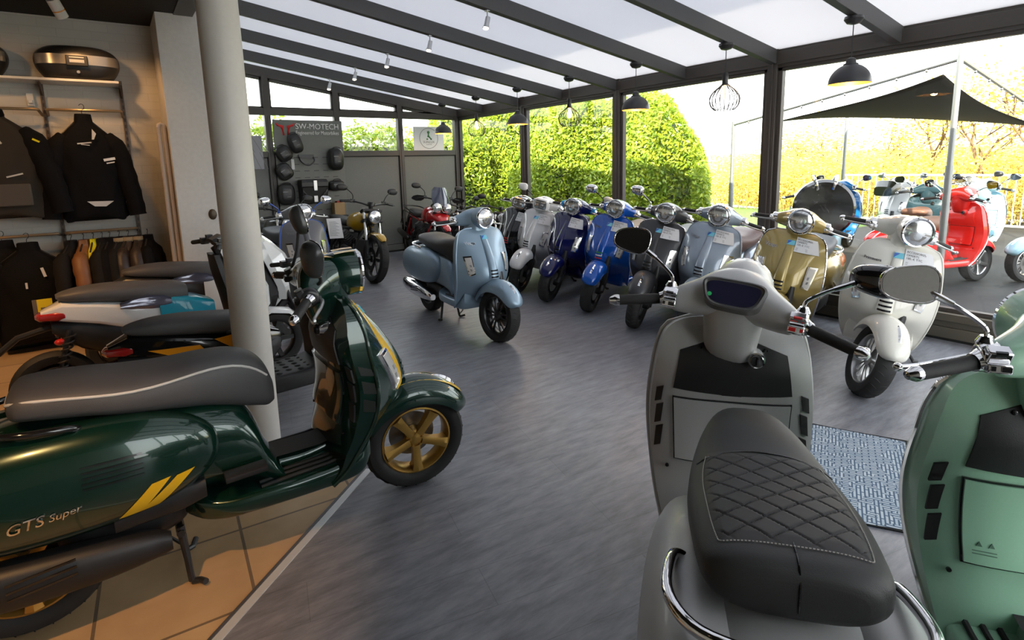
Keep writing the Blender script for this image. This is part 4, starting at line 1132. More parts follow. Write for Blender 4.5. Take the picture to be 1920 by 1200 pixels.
# ================================================================== LAMPS
LAMPY = [2.07, 3.13, 4.19, 5.25, 6.31, 7.37, 8.43]
ordn = ['nearest', 'second', 'third']
DOMEIN = mat('dome_gilt_inside', (.8, .45, .1), .35, .3)
DOMEOUT = mat('dome_black_outside', (.03, .03, .034), .4)
BULB = mat('bulb_glow', (1, .8, .5), .4, emit=(1, .62, .25), es=9)
DL = ['black dome pendant lamp over the white scooter at the right end of the row', 'black dome pendant lamp in front of the hedge right of the middle post', 'black dome pendant lamp beside the post at the far end of the hedge', 'smallest black dome pendant lamp, overlapping the round logo poster']
CL = ['wire cage pendant lamp against the white sky, largest of the three cages', 'wire cage pendant lamp in front of the hedge between two black domes', 'wire cage pendant lamp farthest away, near the back corner post']
for i, y in enumerate(LAMPY):
    dome = i % 2 == 0
    r = empty('pendant_lamp', (4.6, y, 2.511), label=(DL if dome else CL)[i//2], cat='lamp', group='black pendant lamps hanging from the rafters')
    m = M(); m.lathe([(0, 0), (.062, 0), (.066, -.02), (.045, -.048), (.012, -.058), (0, -.058)], (0, 0, 0), 'z', 24); ob('ceiling_rose', m, SATIN, r)
    top = -.31 if dome else -.26
    m = M(); m.tube([(0, 0, -.05), (0, 0, top)], .0035, 8); ob('cord', m, SATIN, r)
    if dome:
        m = M(); pr = [(.012, -.29), (.03, -.30), (.036, -.33), (.05, -.335)]+[(.145*math.sin(a)+.0, -.335-.0-.145*(1-math.cos(a))) for a in np.linspace(.36, PI/2, 10)]
        m.lathe(pr, (0, 0, 0), 'z', 40, cap=False); sd = ob('shade', m, DOMEOUT, r)
        m = M(); m.lathe([(p[0]-.004, p[1]-.001) for p in pr[3:]], (0, 0, 0), 'z', 40, cap=False); ob('shade_lining', m, DOMEIN, sd)
        m = M(); m.ell((0, 0, -.40), (.03, .03, .04), 16, 10); ob('bulb', m, BULB, r)
        L = bpy.data.lights.new('bulb_light', 'POINT'); L.energy = 5; L.color = (1, .6, .25); L.shadow_soft_size = .03
        lo = bpy.data.objects.new('bulb_light', L); COL.objects.link(lo); lo.parent = r; lo.location = (0, 0, -.46)
    else:
        m = M(); m.lathe([(0, -.25), (.022, -.25), (.026, -.27), (.026, -.345), (.018, -.36), (0, -.36)], (0, 0, 0), 'z', 20); ob('lamp_holder', m, SATIN, r)
        m = M()
        for k in range(20):
            a = 2*PI*k/20
            m.tube([(q*math.cos(a), q*math.sin(a), z) for q, z in ((.022, -.345), (.05, -.372), (.095, -.41), (.125, -.455), (.13, -.495), (.118, -.54), (.085, -.575))], .0032, 5, smooth=3)
        m.tube([(.085*math.cos(a), .085*math.sin(a), -.575) for a in np.linspace(0, 2*PI, 32, endpoint=False)], .003, 6, closed=True)
        ob('wire_cage', m, SATIN, r)
        m = M(); m.lathe([(.012, -.355), (.018, -.38), (.03, -.42), (.03, -.45), (.02, -.475), (.002, -.483)], (0, 0, 0), 'z', 20); ob('bulb', m, BULB, r)
SL = ['small silver spotlight on a rafter, nearest the camera', 'small silver spotlight on the second rafter back', 'small silver spotlight on the third rafter back', 'small silver spotlight on the fourth rafter back', 'small silver spotlight on the last rafter before the back wall']
SPOTM = mat('spot_white_glow', (1, .95, .9), .4, emit=(1, .85, .65), es=6)
for i, y in enumerate(LAMPY[2:]):
    x = 2.76; r = empty('spotlight', (x, y, rz(x)), label=SL[i], cat='spotlight', group='silver spotlights under the rafters')
    m = M(); m.tube([(0, 0, 0), (0, 0, -.06)], .006, 8); m.box((0, 0, -.005), (.03, .04, .012)); ob('stem', m, ALU, r)
    m = M(); m.tube([(.006, 0, -.055), (-.012, 0, -.12), (-.018, 0, -.145)], [.021, .022, .03], 16); ob('lamp_head', m, ALU, r)
    m = M(); m.ell((-.019, 0, -.150), (.024, .024, .012), 14, 8); ob('lamp_lens', m, SPOTM, r)
# shop spotlights (white cylinders under the dark ceiling)
def shop_spot(x, y, tgt, e, label, vis=True, size=R(80)):
    r = empty('ceiling_spotlight', (x, y, 2.87), label=label, cat='spotlight')
    dv = (Vector(tgt)-Vector((x, y, 2.76))).normalized()
    m = M(); m.tube([(0, 0, 0), (0, 0, -.07)], .012, 8); ob('stem', m, WHITEPLASTIC, r)
    m = M(); c = Vector((0, 0, -.10)); m.tube([tuple(c-dv*.07), tuple(c+dv*.07)], .042, 24); ob('lamp_head', m, WHITEPLASTIC, r)
    m = M(); m.tube([tuple(c+dv*.01), tuple(c+dv*.018)], .0435, 24); ob('glow_ring', m, AMBER, r)
    m = M(); m.tube([tuple(c+dv*.066), tuple(c+dv*.072)], .034, 20); ob('lamp_lens', m, mat('warm_spot_glow', (1, .7, .4), .4, emit=(1, .6, .25), es=6), r)
    L = bpy.data.lights.new('spot_light', 'SPOT'); L.energy = e; L.color = (1, .53, .21); L.spot_size = size; L.spot_blend = .7; L.shadow_soft_size = .04
    lo = bpy.data.objects.new('spot_light', L); COL.objects.link(lo); lo.parent = r; lo.location = tuple(c+dv*.09); lo.rotation_euler = dv.to_track_quat('-Z', 'Y').to_euler()
shop_spot(-.19, 5.72, (.35, 6.5, 1.5), 17, 'white cylindrical ceiling spotlight above the top case shelf', size=R(95))
shop_spot(-1.3, 4.9, (-.9, 6.5, 1.2), 30, 'white cylindrical ceiling spotlight outside the frame over the jackets', size=R(95))
shop_spot(-1.2, 3.8, (-.85, 4.9, 0), 140, 'added unseen white spotlight warming the tiled floor behind', size=R(75))  # unseen lamp, put in to throw warm light on the rear tiles
shop_spot(-.75, .75, (-.22, 2.0, 0), 130, 'added unseen white spotlight warming the tiled floor in front', size=R(36))  # unseen lamp, added and aimed to warm the front tiles past the scooter

# ================================================================== BACK WALL DISPLAY
r = empty('display_board', (2.64, YB-.062, 0), label='tall grey accessory display board with red bull head logo and brand lettering', cat='board')
BOARDM = mat('board_grey', (.16, .165, .152), .5, var=.03, scale=30)
m = M(); m.boxb((-.535, -.02, 0), (.535, .0, 2.265)); ob('board', m, BOARDM, r)
m = M()
for j in range(11):
    for k in range(6): m.boxb((-.42+.15*k, -.023, 1.68-.105*j), (-.34+.15*k, -.0195, 1.688-.105*j))
ob('slot', m, FRAMEDARK, r)
m = M(); m.text('SW-MOTECH', lambda x, y, z: (-.21+x*1.22, -.023-z, 2.135+y), .118, ext=.001); m.fit(0, -.20, .475, 2.125, 2.212); ob('brand_lettering', m, WHITEINK, r, None)
m = M(); m.text('Engineered for Motorbikes', lambda x, y, z: (-.205+x*.93, -.023-z, 2.045+y), .082, ext=.001); m.fit(0, -.20, .475, 2.02, 2.10); ob('tagline_lettering', m, WHITEINK, r, None)
m = M()
for s in (-1, 1):
    m.prism([(-.355+s*x, -.021, z) for x, z in ((.02, 2.03), (.045, 2.025), (.05, 2.10), (.075, 2.155), (.12, 2.165), (.145, 2.21), (.125, 2.215), (.105, 2.192), (.06, 2.185), (.02, 2.17), (.03, 2.12))], (0, -.003, 0))
ob('bull_logo', m, RED, r, None)
BAGM = mat('bag_black', (.012, .012, .012), .42, bump=.3, bscale=90)
def bag(x0, x1, z0, z1, rot, d, label, zips=True, group='black luggage on the display board'):
    r = empty('luggage_bag', ((x0+x1)/2, YB-.085, (z0+z1)/2), (0, R(rot), 0), label=label, cat='bag', group=group)
    w, h = (x1-x0)/2, (z1-z0)/2
    m = M(); m.ell((0, -d/2, 0), (w, d/2, h), 28, 16, 3); ob('shell', m, BAGM, r)
    m = M(); m.ell((0, -d*.72, 0), (w*.72, d*.33, h*.74), 24, 12, 3.2); m.tube([(w*.5*math.cos(a), -d*.9, h*.9+.03*math.sin(a)) for a in np.linspace(0, PI, 9)], .008, 8); ob('front_pocket', m, SATIN, r)
    m = M(); m.boxb((-w*.5, -d*1.07, h*.18), (w*.12, -d*1.03, h*.28)); m.boxb((-w*.05, -d*1.07, -h*.25), (w*.4, -d*1.03, -h*.19)); ob('logo_patch', m, GREYINK, r)
    return r
bag(2.30, 2.50, 1.75, 2.06, -18, .12, 'topmost black oval tank bag on the display board')
bag(2.10, 2.33, 1.62, 1.87, -28, .12, 'middle black oval tank bag on the left edge of the display board')
bag(2.08, 2.32, 1.34, 1.60, -32, .12, 'lowest black oval tank bag with a white hang tag')
bag(2.88, 3.12, 1.47, 1.83, 0, .20, 'black backpack hanging at the right edge of the display board')
bag(2.86, 3.12, 1.14, 1.31, 0, .14, 'small flat black bag right of the aluminium style case')
bag(2.07, 2.33, .95, 1.29, 0, .12, 'black strapped pannier bag low on the left of the display board')
m = M(); m.boxb((2.325, YB-.10, 1.50), (2.37, YB-.095, 1.66)); ob('hang_tag', m, PAPER, label='white paper hang tag beside the lowest oval tank bag', cat='tag')
r = empty('luggage_bracket', (2.56, YB-.085, 1.64), label='black tail bracket with a curved bar in the middle of the display board', cat='bracket')
m = M(); m.boxb((-.115, -.03, .03), (.115, 0, .09)); ob('plate', m, SATIN, r)
m = M(); m.tube([(-.11, -.03, .05), (-.10, -.08, -.02), (0, -.10, -.08), (.10, -.08, -.02), (.11, -.03, .05)], .012, 8, smooth=4); ob('curved_bar', m, SATIN, r)
r = empty('top_case', (2.60, YB-.085, .965), label='black angular aluminium style top case with two silver latches', cat='case')
m = M(); m.loft([[(-.205*k, -y, z), (.205*k, -y, z), (.205*k, 0, z), (-.205*k, 0, z)] for z, y, k in ((0, .20, .95), (.25, .24, 1.), (.26, .25, 1.02), (.33, .25, 1.02), (.375, .22, .95))]); ob('box', m, BAGM, r, 20, bevel=.01)
m = M(); m.boxb((-.028, -.262, .20), (.028, -.245, .36)); m.boxb((-.03, -.235, .02), (.03, -.205, .12)); ob('latch', m, ALU, r, bevel=.004)
m = M()
for s in (-1, 1): m.prism([(s*.06, -.226, .05), (s*.19, -.236, .19), (s*.19, -.236, .22), (s*.04, -.231, .06)], (0, -.008, 0))
ob('rib', m, SATIN, r)
r = empty('cardboard_box', (2.98, YB-.20, .75), label='small brown cardboard box on a dark stand below the display board', cat='box')
m = M(); m.boxb((-.085, -.08, 0), (.085, .08, .20)); ob('carton', m, mat('cardboard', (.36, .24, .12), .8), r, bevel=.003)
m = M(); m.boxb((-.03, -.05, .2), (.06, .05, .225)); ob('red_lid', m, mat('dull_red', (.3, .03, .02), .6), r)
m = M(); m.boxb((2.86, YB-.32, 0), (3.10, YB-.09, .75)); ob('display_stand', m, SATIN, label='dark square stand carrying the small cardboard box', cat='stand', bevel=.005)
r = empty('logo_poster', (4.785, YB-.012, 1.99), label='white poster with green rider logo in a circle, on the back window', cat='poster')
m = M(); m.boxb((-.305, -.006, -.21), (.305, 0, .215)); ob('sheet', m, PAPER, r)
m = M(); m.lathe([(.178, -.0085), (.186, -.0085), (.186, -.0065), (.178, -.0065), (.178, -.0085)], (0, 0, .01), 'y', 48, cap=False)
m.text('SUNLUX', lambda x, y, z: (x*1.1, -.0085-z, -.075+y), .055, 'CENTER', .0005)
m.text('SCOOTERS', lambda x, y, z: (x, -.0085-z, -.107+y), .022, 'CENTER', .0005); ob('ring_and_name', m, GREYINK, r, None)
m = M(); GRN = mat('logo_green', (.08, .22, .09), .5)
m.lathe([(0, -.009), (.026, -.009), (.026, -.0065), (0, -.0065)], (-.005, 0, .115), 'y', 24)
m.prism([(-.015, -.007, .09), (.005, -.007, .09), (.012, -.007, .055), (.05, -.007, .0), (.04, -.007, -.01), (-.01, -.007, .03), (-.03, -.007, .03)], (0, -.002, 0))
for x in (-.032, .046): m.lathe([(0, -.009), (.016, -.009), (.016, -.0065), (0, -.0065)], (x, 0, -.005), 'y', 20)
ob('rider_logo', m, GRN, r, None)
r = empty('plank_poster', (1.60, YB-.06, 1.52), label='grey poster with diagonal lines leaning at the back window beside the column', cat='poster')
m = M(); m.boxb((-.33, -.008, 0), (.33, 0, .50)); ob('sheet', m, mat('poster_grey', (.32, .32, .35), .6), r)
m = M()
for k in range(7): m.prism([(-.32+.1*k, -.009, .5), (-.31+.1*k, -.009, .5), (-.31+.1*k+.13, -.009, .25), (-.32+.1*k+.13, -.009, .25)], (0, -.001, 0)); m.prism([(-.32+.1*k, -.009, .25), (-.31+.1*k, -.009, .25), (-.31+.1*k+.1, -.009, 0), (-.32+.1*k+.1, -.009, 0)], (0, -.001, 0))
ob('drawn_line', m, GREYINK, r)

# ================================================================== SHOP WALL: SHELF, CASES, JACKETS
r = empty('wall_shelf', (-.9, 6.36, 2.29), label='long white wall shelf with slotted metal uprights and hanging rails', cat='shelf')
RAILM = mat('rail_bronze', (.30, .22, .13), .35, .6); UPM = mat('upright_metal', (.12, .09, .07), .45, .5)
m = M(); m.boxb((-1.2, -.17, 0), (1.05, .13, .02)); ob('shelf_board', m, WHITEPLASTIC, r, bevel=.002)
for x in (-.43-.55, .49-.0, 1.065):
    m = M(); m.boxb((x-.014, .115, -2.0), (x+.014, .135, .06)); ob('upright', m, UPM, r)
    m = M()
    for k in range(34): m.boxb((x-.005, .1135, -.02-.058*k), (x+.005, .1155, .012-.058*k))
    ob('slot', m, mat('slot_dark', (.015, .012, .01), .6), r)
    m = M(); m.prism([(x-.006, .115, -.10), (x-.006, -.14, -.012), (x-.006, -.14, 0), (x-.006, .115, 0)], (.012, 0, 0)); ob('bracket', m, UPM, r)
for z in (-.235, -1.29):
    for x0, x1 in ((-1.2, .47), (.51, 1.05)):
        m = M(); m.tube([(x0, .115, z-.03), (x0+.01, -.10, z), (x0+.04, -.115, z), (x1-.04, -.115, z), (x1-.01, -.10, z), (x1, .115, z-.03)], .012, 8); ob('hanging_rail', m, RAILM, r)
def topbox(x, w, label):
    r = empty('motorcycle_top_case', (x, 6.33, 2.311), label=label, cat='case', group='black rounded top cases on the wall shelf')
    m = M(); rings = []
    for z, a, b in cr_interp([(0, .72, .70), (.03, .84, .84), (.10, .97, .97), (.17, 1., 1.), (.23, .90, .92), (.27, .68, .7), (.285, .40, .42)], 4):
        rings.append([(a*w/2*math.copysign(abs(math.cos(t))**.7, math.cos(t)), b*.18*math.copysign(abs(math.sin(t))**.8, math.sin(t)), z) for t in np.linspace(0, 2*PI, 36, endpoint=False)])
    m.loft(rings); ob('shell', m, SATIN, r)
    m = M()
    def band(z0, z1, a, b, off=.004):
        m.loft([[(a*w/2*math.copysign(abs(math.cos(t))**.7, math.cos(t)), -(b*.18+off)*abs(math.sin(t))**.8, z) for t in np.linspace(.35, PI-.35, 21)] for z in np.linspace(z0, z1, 5)], closed=False)
    band(.115, .195, 1., 1.); ob('silver_band', m, mat('band_silver', (.45, .42, .38), .25, .6), r)
    m = M(); m.boxb((-.075, -.205, .10), (.075, -.18, .185)); ob('latch', m, SATIN, r, bevel=.006)
    m = M(); m.boxb((-.05, -.209, .125), (.05, -.203, .150)); m.boxb((-.05, -.209, .165), (.05, -.203, .172)); ob('latch_handle', m, ALU, r)
    m = M(); m.lathe([(0, -.172), (.012, -.172), (.012, -.15), (0, -.15)], (0, 0, .055), 'y', 16); ob('lock', m, ALU, r)
topbox(-.125, .60, 'large black top case with silver band, alone on the right of the wall shelf')
topbox(-.89, .62, 'black top case cut by the left edge of the photo, on the wall shelf')
m = M(); m.boxb((-.52, 6.47, 2.10), (-.47, 6.50, 2.21)); m.boxb((-.51, 6.44, 2.12), (-.48, 6.47, 2.15)); ob('wall_bracket', m, WHITEPLASTIC, label='small white plastic wall bracket under the shelf, left of the upright', cat='bracket', bevel=.004)
CLOTHB = mat('jacket_black', (.005, .005, .006), .85, spec=.15, bump=.5, bscale=60)
CLOTHG = mat('jacket_taupe', (.036, .031, .026), .85, spec=.2, bump=.5, bscale=60)
CLOTHD = mat('jacket_charcoal', (.010, .0095, .010), .85, spec=.2, bump=.5, bscale=60)
LEATHB = mat('leather_brown', (.20, .085, .03), .5, bump=.4, bscale=50)
LEATHD = mat('leather_dark', (.03, .02, .017), .45, bump=.4, bscale=50)
SHEAR = mat('shearling', (.33, .25, .15), .9, bump=1, bscale=120)
HIVIS = mat('hivis_yellow', (.75, .68, .0), .7)
SILV = mat('reflective_print', (.6, .6, .6), .5)
j = jacket((-.74, 6.235, 1.17), -8, .58, .83, .22, CLOTHG, 'taupe touring jacket with black sleeves on the upper rail, cut by the photo edge', collar=CLOTHB)
for c in j.children:
    if c.name.startswith('sleeve'): c.data.materials[0] = CLOTHB; c['label'] = 'black sleeve'
m = M(); m.boxb((-.02, -.135, .09), (.21, -.105, .27)); m.boxb((-.20, -.13, .12), (-.10, -.105, .27)); ob('chest_pocket', m, mat('pocket_taupe', (.085, .075, .065), .85), j, bevel=.01)
m = M(); m.box((.12, -.125, .34), (.11, .01, .012), Matrix.Rotation(R(-14), 3, 'Y')); m.box((.05, -.11, .62), (.012, .01, .06), Matrix.Rotation(R(-30), 3, 'Y')); ob('zipper', m, SILV, j)
m = M(); m.box((.285, -.10, .62), (.05, .012, .014), Matrix.Rotation(R(30), 3, 'Y')); ob('sleeve_mark', m, HIVIS, j)
j = jacket((-.145, 6.235, 1.11), 0, .47, .86, .20, CLOTHB, 'black motorcycle jacket hanging alone on the upper rail with a white sleeve logo')
m = M(); m.box((-.01, -.112, .66), (.10, .008, .010), Matrix.Rotation(R(-6), 3, 'Y')); m.box((-.005, -.112, .645), (.06, .008, .006), Matrix.Rotation(R(8), 3, 'Y')); ob('chest_logo', m, SILV, j)
m = M(); m.box((.15, -.115, .52), (.085, .01, .022), Matrix.Rotation(R(-10), 3, 'Y')); m.box((.155, -.115, .49), (.06, .01, .010), Matrix.Rotation(R(-10), 3, 'Y')); ob('sleeve_logo', m, WHITEINK, j)
m = M(); m.prism([(-.05, -.112, .16), (.14, -.112, .155), (.08, -.112, .11), (.0, -.112, .115)], (0, .01, 0)); m.prism([(.055, -.105, .78), (.08, -.105, .74), (.06, -.112, .69), (.045, -.112, .69)], (0, .01, 0)); ob('lining', m, SILV, j)
j = jacket((-.645, 6.20, .10), -5, .56, .80, .22, CLOTHB, 'black jacket on the lower rail with a yellow hang tag, in front of another')
m = M(); m.box((-.02, -.14, .50), (.014, .01, .05)); m.box((.10, -.125, .60), (.02, .01, .08), Matrix.Rotation(R(-12), 3, 'Y')); ob('reflective_tab', m, SILV, j)
jacket((-.82, 6.34, .12), 6, .56, .80, .14, CLOTHD, 'charcoal jacket mostly hidden behind the black one with the yellow tag')
m = M(); m.boxb((-.625, 5.99, .345), (-.525, 5.995, .485)); o = ob('hang_tag', m, mat('tag_yellow', (.72, .6, .01), .6), label='yellow and grey hang tag on the lower left black jacket', cat='tag')
m = M(); m.boxb((-.655, 5.992, .345), (-.625, 5.997, .485)); m.boxb((-.605, 5.9885, .37), (-.56, 5.9895, .38)); m.boxb((-.605, 5.9885, .40), (-.575, 5.9895, .415)); ob('grey_spine', m, mat('tag_grey', (.12, .11, .11), .6), o)
racks = [(-.355, CLOTHD, None, 'charcoal jacket at the left end of the tight row on the lower rail'), (-.265, LEATHB, None, 'brown leather jacket in the tight row on the lower rail'),
         (-.195, HIVIS, None, 'yellow high visibility vest hanging between the brown and grey jackets'), (-.13, CLOTHD, None, 'dark textile jacket just right of the yellow vest'),
         (-.075, CLOTHB, None, 'black textile jacket second to the right of the yellow vest'), (-.005, CLOTHD, SHEAR, 'grey jacket with cream collar third right of the yellow vest'),
         (.065, LEATHD, SHEAR, 'dark leather jacket with cream collar in the middle of the right group'), (.14, LEATHD, SHEAR, 'dark brown leather jacket with cream collar near the right upright'),
         (.215, CLOTHB, None, 'black jacket at the right end of the lower rail')]
for i, (x, mt, cl, lb) in enumerate(racks):
    jacket((x, 6.24, .36), 72+((i*37) % 13)-6, .46 if i != 2 else .36, .54, .15 if i != 2 else .10, mt, lb, collar=cl, group='jackets packed sideways on the lower rail', sleeves=i != 2)

# ================================================================== SCOOTERS
P = dict(
 green=mat('dark_green_metallic', (.004, .030, .020), .22, .35, 1.), grey=mat('matt_grey', (.47, .47, .47), .42, .15, .15, var=.02, scale=200),
 mint=mat('mint_green', (.32, .55, .395), .3, .1, .8, var=.02, scale=200), lblue=mat('matt_grey_blue', (.27, .38, .48), .36, .35, .25),
 black=paint('deep_black', (.012, .013, .017), .25), silver=paint('silver_white', (.62, .62, .63), .3, 0), navy=paint('navy_blue', (.004, .006, .07), .2),
 blue=paint('bright_blue', (.003, .08, .42), .22, .1), anthra=mat('matt_anthracite', (.035, .036, .041), .45, .2, .2), gblue=paint('grey_blue_gloss', (.30, .36, .44), .25, .2),
 gold=paint('olive_gold', (.36, .27, .085), .25, .25), cream=paint('pearl_cream', (.76, .74, .67), .22), white=paint('pure_white', (.74, .74, .74), .22),
 red=paint('bright_red', (.62, .015, .01), .25), sky=paint('pale_sky_blue', (.30, .50, .58), .25), teal=paint('petrol_blue', (.022, .05, .066), .3), bluemet=paint('mid_blue', (.01, .12, .33), .25),
 titan=mat('matt_titanium', (.13, .132, .145), .42, .2, .2))
GOLDRIM = mat('gold_rim', (.52, .31, .075), .32, .75)
DRIM = mat('graphite_rim', (.06, .06, .062), .3, .7)

def green_extra(r, sh, st, S, hs):
    part('gpip', 'piping', m_piping, mat('white_piping', (.6, .58, .55), .5), st)
    for s in (-1, 1):
        q = [c for c in r.children if c.name.startswith('side_panel')][0 if s > 0 else 1]
        def stripes(m, s=s):
            for o in (0, .072): cpatch(m, [(.365+o, .50), (.42+o, .505), (.325+o*.75, .40), (.265+o*.75, .40)], s, .002)
        def vents(m, s=s):
            for k in range(5): cpatch(m, [(.19, .62-.017*k), (.35, .615-.017*k), (.35, .609-.017*k), (.19, .614-.017*k)], s, .0015, 6)
        part('gstr%d' % s, 'yellow_stripe', stripes, YELLOW, q); part('gvent%d' % s, 'air_slot', vents, GLOSSBLACK, q)
    def txt(m): m.text('GTS', lambda x, y, z: (x+.0+y*.25, -(cowl_y(x+.0, .475+y)+.003+z), .468+y+x*.08), .05, ext=.001)
    def txt2(m): m.text('Super', lambda x, y, z: (x*.95+.10+y*.25, -(cowl_y(x+.10, .475+y)+.003+z), .478+y+x*.08), .036, ext=.001)
    qr = [c for c in r.children if c.name.startswith('side_panel')][1]
    part('gtxt', 'chrome_lettering', txt, CHROME, qr); part('gtxt2', 'script_lettering', txt2, CHROME, qr)
    for s in (-1, 1): part('ggr%d' % s, 'side_grille', m_sidegrille(s), mat('grille_mesh', (.05, .055, .05), .35, .5), sh)
    def st1(m):
        for a, b in ((-.60, -.24), (.24, .60)):
            for z1, z0 in zip(np.linspace(.955, .56, 14)[:-1], np.linspace(.955, .56, 14)[1:]): fpatch(m, [(a, z1), (b, z1), (b, z0), (a, z0)], 4, 2, .0035)
    part('gst1', 'yellow_stripe', st1, YELLOW, sh)
    def st2(m):
        for a in (-.045, .02):
            m.loft([[(1.04+.107*math.cos(t), y, 1.068+.0835*math.sin(t)) for y in (a, a+.028)] for t in np.linspace(.3, 2.2, 14)], closed=False)
            m.loft([[(x, y, 1.068+q) for y in (a, a+.028)] for x, q in ((1.08, .0915), (1.12, .0965), (1.165, .0985))], closed=False)
    part('gst2', 'yellow_stripe', st2, YELLOW, hs)
    fe = [c for c in r.children if c.name.startswith('front_fender')][0]
    def st3(m):
        for a in (-.05, .018):
            m.loft([[(FAX[0]+rr*math.cos(R(t)), y, FAX[2]+rr*math.sin(R(t))) for y, rr in ((a, .3075-abs(a+.0)*.12), (a+.032, .3075-abs(a+.032)*.12))] for t in np.linspace(42, 135, 20)], closed=False)
    part('gst3', 'yellow_stripe', st3, YELLOW, fe)
    for s in (-1, 1): part('peg%d' % s, 'passenger_footrest', m_peg(s), BLACK, r)
    part('sidebox', 'air_intake', lambda m: m.loft([sell(.05, zb, zt, 5, 16, x) for x, zb, zt in ((.25, .33, .40), (.45, .34, .43), (.52, .36, .43))]) and None or m.v.__setitem__(slice(None), [(x, y-.14, z) for x, y, z in m.v]), BLACK, r)
retro_scooter((-.371, 2.31, 0), 0, P['green'], SEATGREY, 'dark green retro scooter with yellow racing stripes and gold wheels, on the tiles', steer=-9, scale=(1, 1, 1), mirrors='LR', mirror_mat=mat('mirror_shell_dark', (.03, .032, .032), .3),
  mpose={'R': (head_pose(-1, 196, (.925, -.27, 1.175), 8, 78, 1.1), 'gstem', [(.962, -.196, 1.07), (.965, -.22, 1.085), (.955, -.25, 1.12)]), 'L': (head_pose(1, 190, (1.0, .16, 1.285), 10, -70, 1.0), 'gstem', [(.962, .196, 1.07), (.985, .175, 1.15), (1.0, .165, 1.25)])},
  trim=P['green'], rim=GOLDRIM, spokes=5, inner=True, extra=green_extra, exhaust=BLACK, rail=GLOSSBLACK, slots=SATIN, switch=SATIN)

def grey_extra(r, sh, st, S, hs):
    part('quilt', 'quilted_panel', m_quilt, mat('quilt_vinyl', (.028, .027, .028), .6), st); part('stitch', 'stitching', m_stitch, mat('stitch_thread', (.45, .43, .4), .7), st); part('seam', 'seam', m_seam, GLOSSBLACK, st); part('seam2', 'seam', m_seam2, GLOSSBLACK, st)
    part('gdot', 'round_sticker', m_dot, GREENDOT, hs)
    def logo(m):
        def fn(x, y, z):
            yy = -.105-x*1.25; zz = .505+y; p = sh_back(yy, zz, .012); return p
        m.text('GTS', fn, .028)
    part('lidtxt', 'lid_lettering', logo, GLOSSBLACK, r)
retro_scooter((.807, .376, 0), 39.3, P['grey'], mat('seat_matt_black', (.024, .024, .024), .55, bump=.2, bscale=500), 'matt grey retro scooter with quilted black seat and chrome rail, in the foreground', steer=-16, scale=(1, 1, 1), mirrors='LR', mirror_mat=GLOSSBLACK,
  mpose={'R': (steer_mtx(-16) @ head_pose(-1, 158), None), 'L': (steer_mtx(-16) @ head_pose(1, 0, None, 27), None)}, trim=P['grey'], inner=True, dash=True, extra=grey_extra)
def mint_extra(r, sh, st, S, hs):
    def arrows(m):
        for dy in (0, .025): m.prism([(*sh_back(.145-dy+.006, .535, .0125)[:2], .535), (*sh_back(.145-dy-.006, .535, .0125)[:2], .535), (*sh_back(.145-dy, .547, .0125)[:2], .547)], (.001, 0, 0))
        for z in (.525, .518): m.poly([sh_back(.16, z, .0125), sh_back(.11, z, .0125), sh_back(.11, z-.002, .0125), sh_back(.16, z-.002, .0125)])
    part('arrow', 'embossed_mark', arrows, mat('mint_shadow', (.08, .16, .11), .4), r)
retro_scooter((.95, -.37, 0), 38, P['mint'], SEATBLACK, 'mint green retro scooter cut by the right edge of the photo', steer=-2, scale=(1, 1, 1), mirrors='L', mirror_mat=GLOSSBLACK, mpose={'L': (steer_mtx(-2) @ head_pose(1, 5, None, 5), None)}, inner=True, dash=True, extra=mint_extra)

# light blue scooter in the middle of the floor
LET = ('Vespa', CHROME)
lbr = retro_scooter((2.559-1.344*math.cos(R(268)), 3.849-1.344*math.sin(R(268)), 0), 268, P['lblue'], SEATBLACK, 'matt light blue scooter standing alone in the middle of the floor', steer=9, letter=('Vespa', CHROME), rim=DRIM, exhaust=CHROME, trim=P['lblue'])
# row along the glass
rowspec = [
 ('S1', (3.80, 5.70), 197, dict(color=P['black'], seat=SEATBLACK, label='black scooter with red grille slots, farthest in the row along the glass', hl='rect', slots=RED, trim=CHROME, badge=False), (.10, .74)),
 ('S2', (3.79, 5.26), 197, dict(color=P['silver'], seat=SEATBLACK, label='silver white scooter with rounded rectangular headlight in the row', hl='rect', mirrors='R', mirror_mat=WHITEPLASTIC, trim=P['silver'], rim=SATIN), (.12, .74)),
 ('S3', (3.77, 4.68), 196, dict(color=P['navy'], seat=SEATBROWN, label='navy blue scooter with light blue tape on its handlebar ends', mirrors='L', mirror_mat=mat('mirror_cream', (.6, .56, .48), .35), cowl=P['white'], tape=mat('blue_tape', (.03, .35, .75), .5), trim=CHROME, badge=False, rim=SATIN), (.12, .74)),
 ('S4', (3.82, 4.08), 199, dict(color=P['blue'], seat=SEATBROWN, label='bright blue scooter with green white and red grille slots', mirrors='R', mirror_mat=CHROME, trim=P['blue'], rim=DRIM, steer=10, letter=('Vespa', GREYINK)), ()),
 ('S5', (3.75, 3.40), 197, dict(color=P['anthra'], seat=SEATBLACK, label='matt anthracite scooter in the row behind the grey scooter\'s left mirror', mirrors='R', mirror_mat=CHROME, trim=CHROME, rim=DRIM, letter=('Vespa', GREYINK), cowl=P['gblue']), (.12, .74)),
 ('S6', (3.85, 2.93), 195, dict(color=P['gblue'], seat=SEATMAUVE, label='glossy grey blue scooter with brown seat in the row', trim=P['gblue'], rim=ALU, letter=('Vespa', GREYINK)), ()),
 ('S7', (3.83, 2.23), 195, dict(color=P['gold'], seat=SEATNAVY, label='olive gold scooter with slate blue seat in the row', trim=CHROME, rim=ALU, letter=('Vespa', ALU)), ()),
 ('S8', (3.73, 1.48), 198, dict(color=P['cream'], seat=SEATMAUVE, label='pearl white scooter nearest in the row along the glass', trim=P['cream'], rim=ALU, steer=24, letter=('Primavera', SATIN, .026)), ()),
]
roots = {}
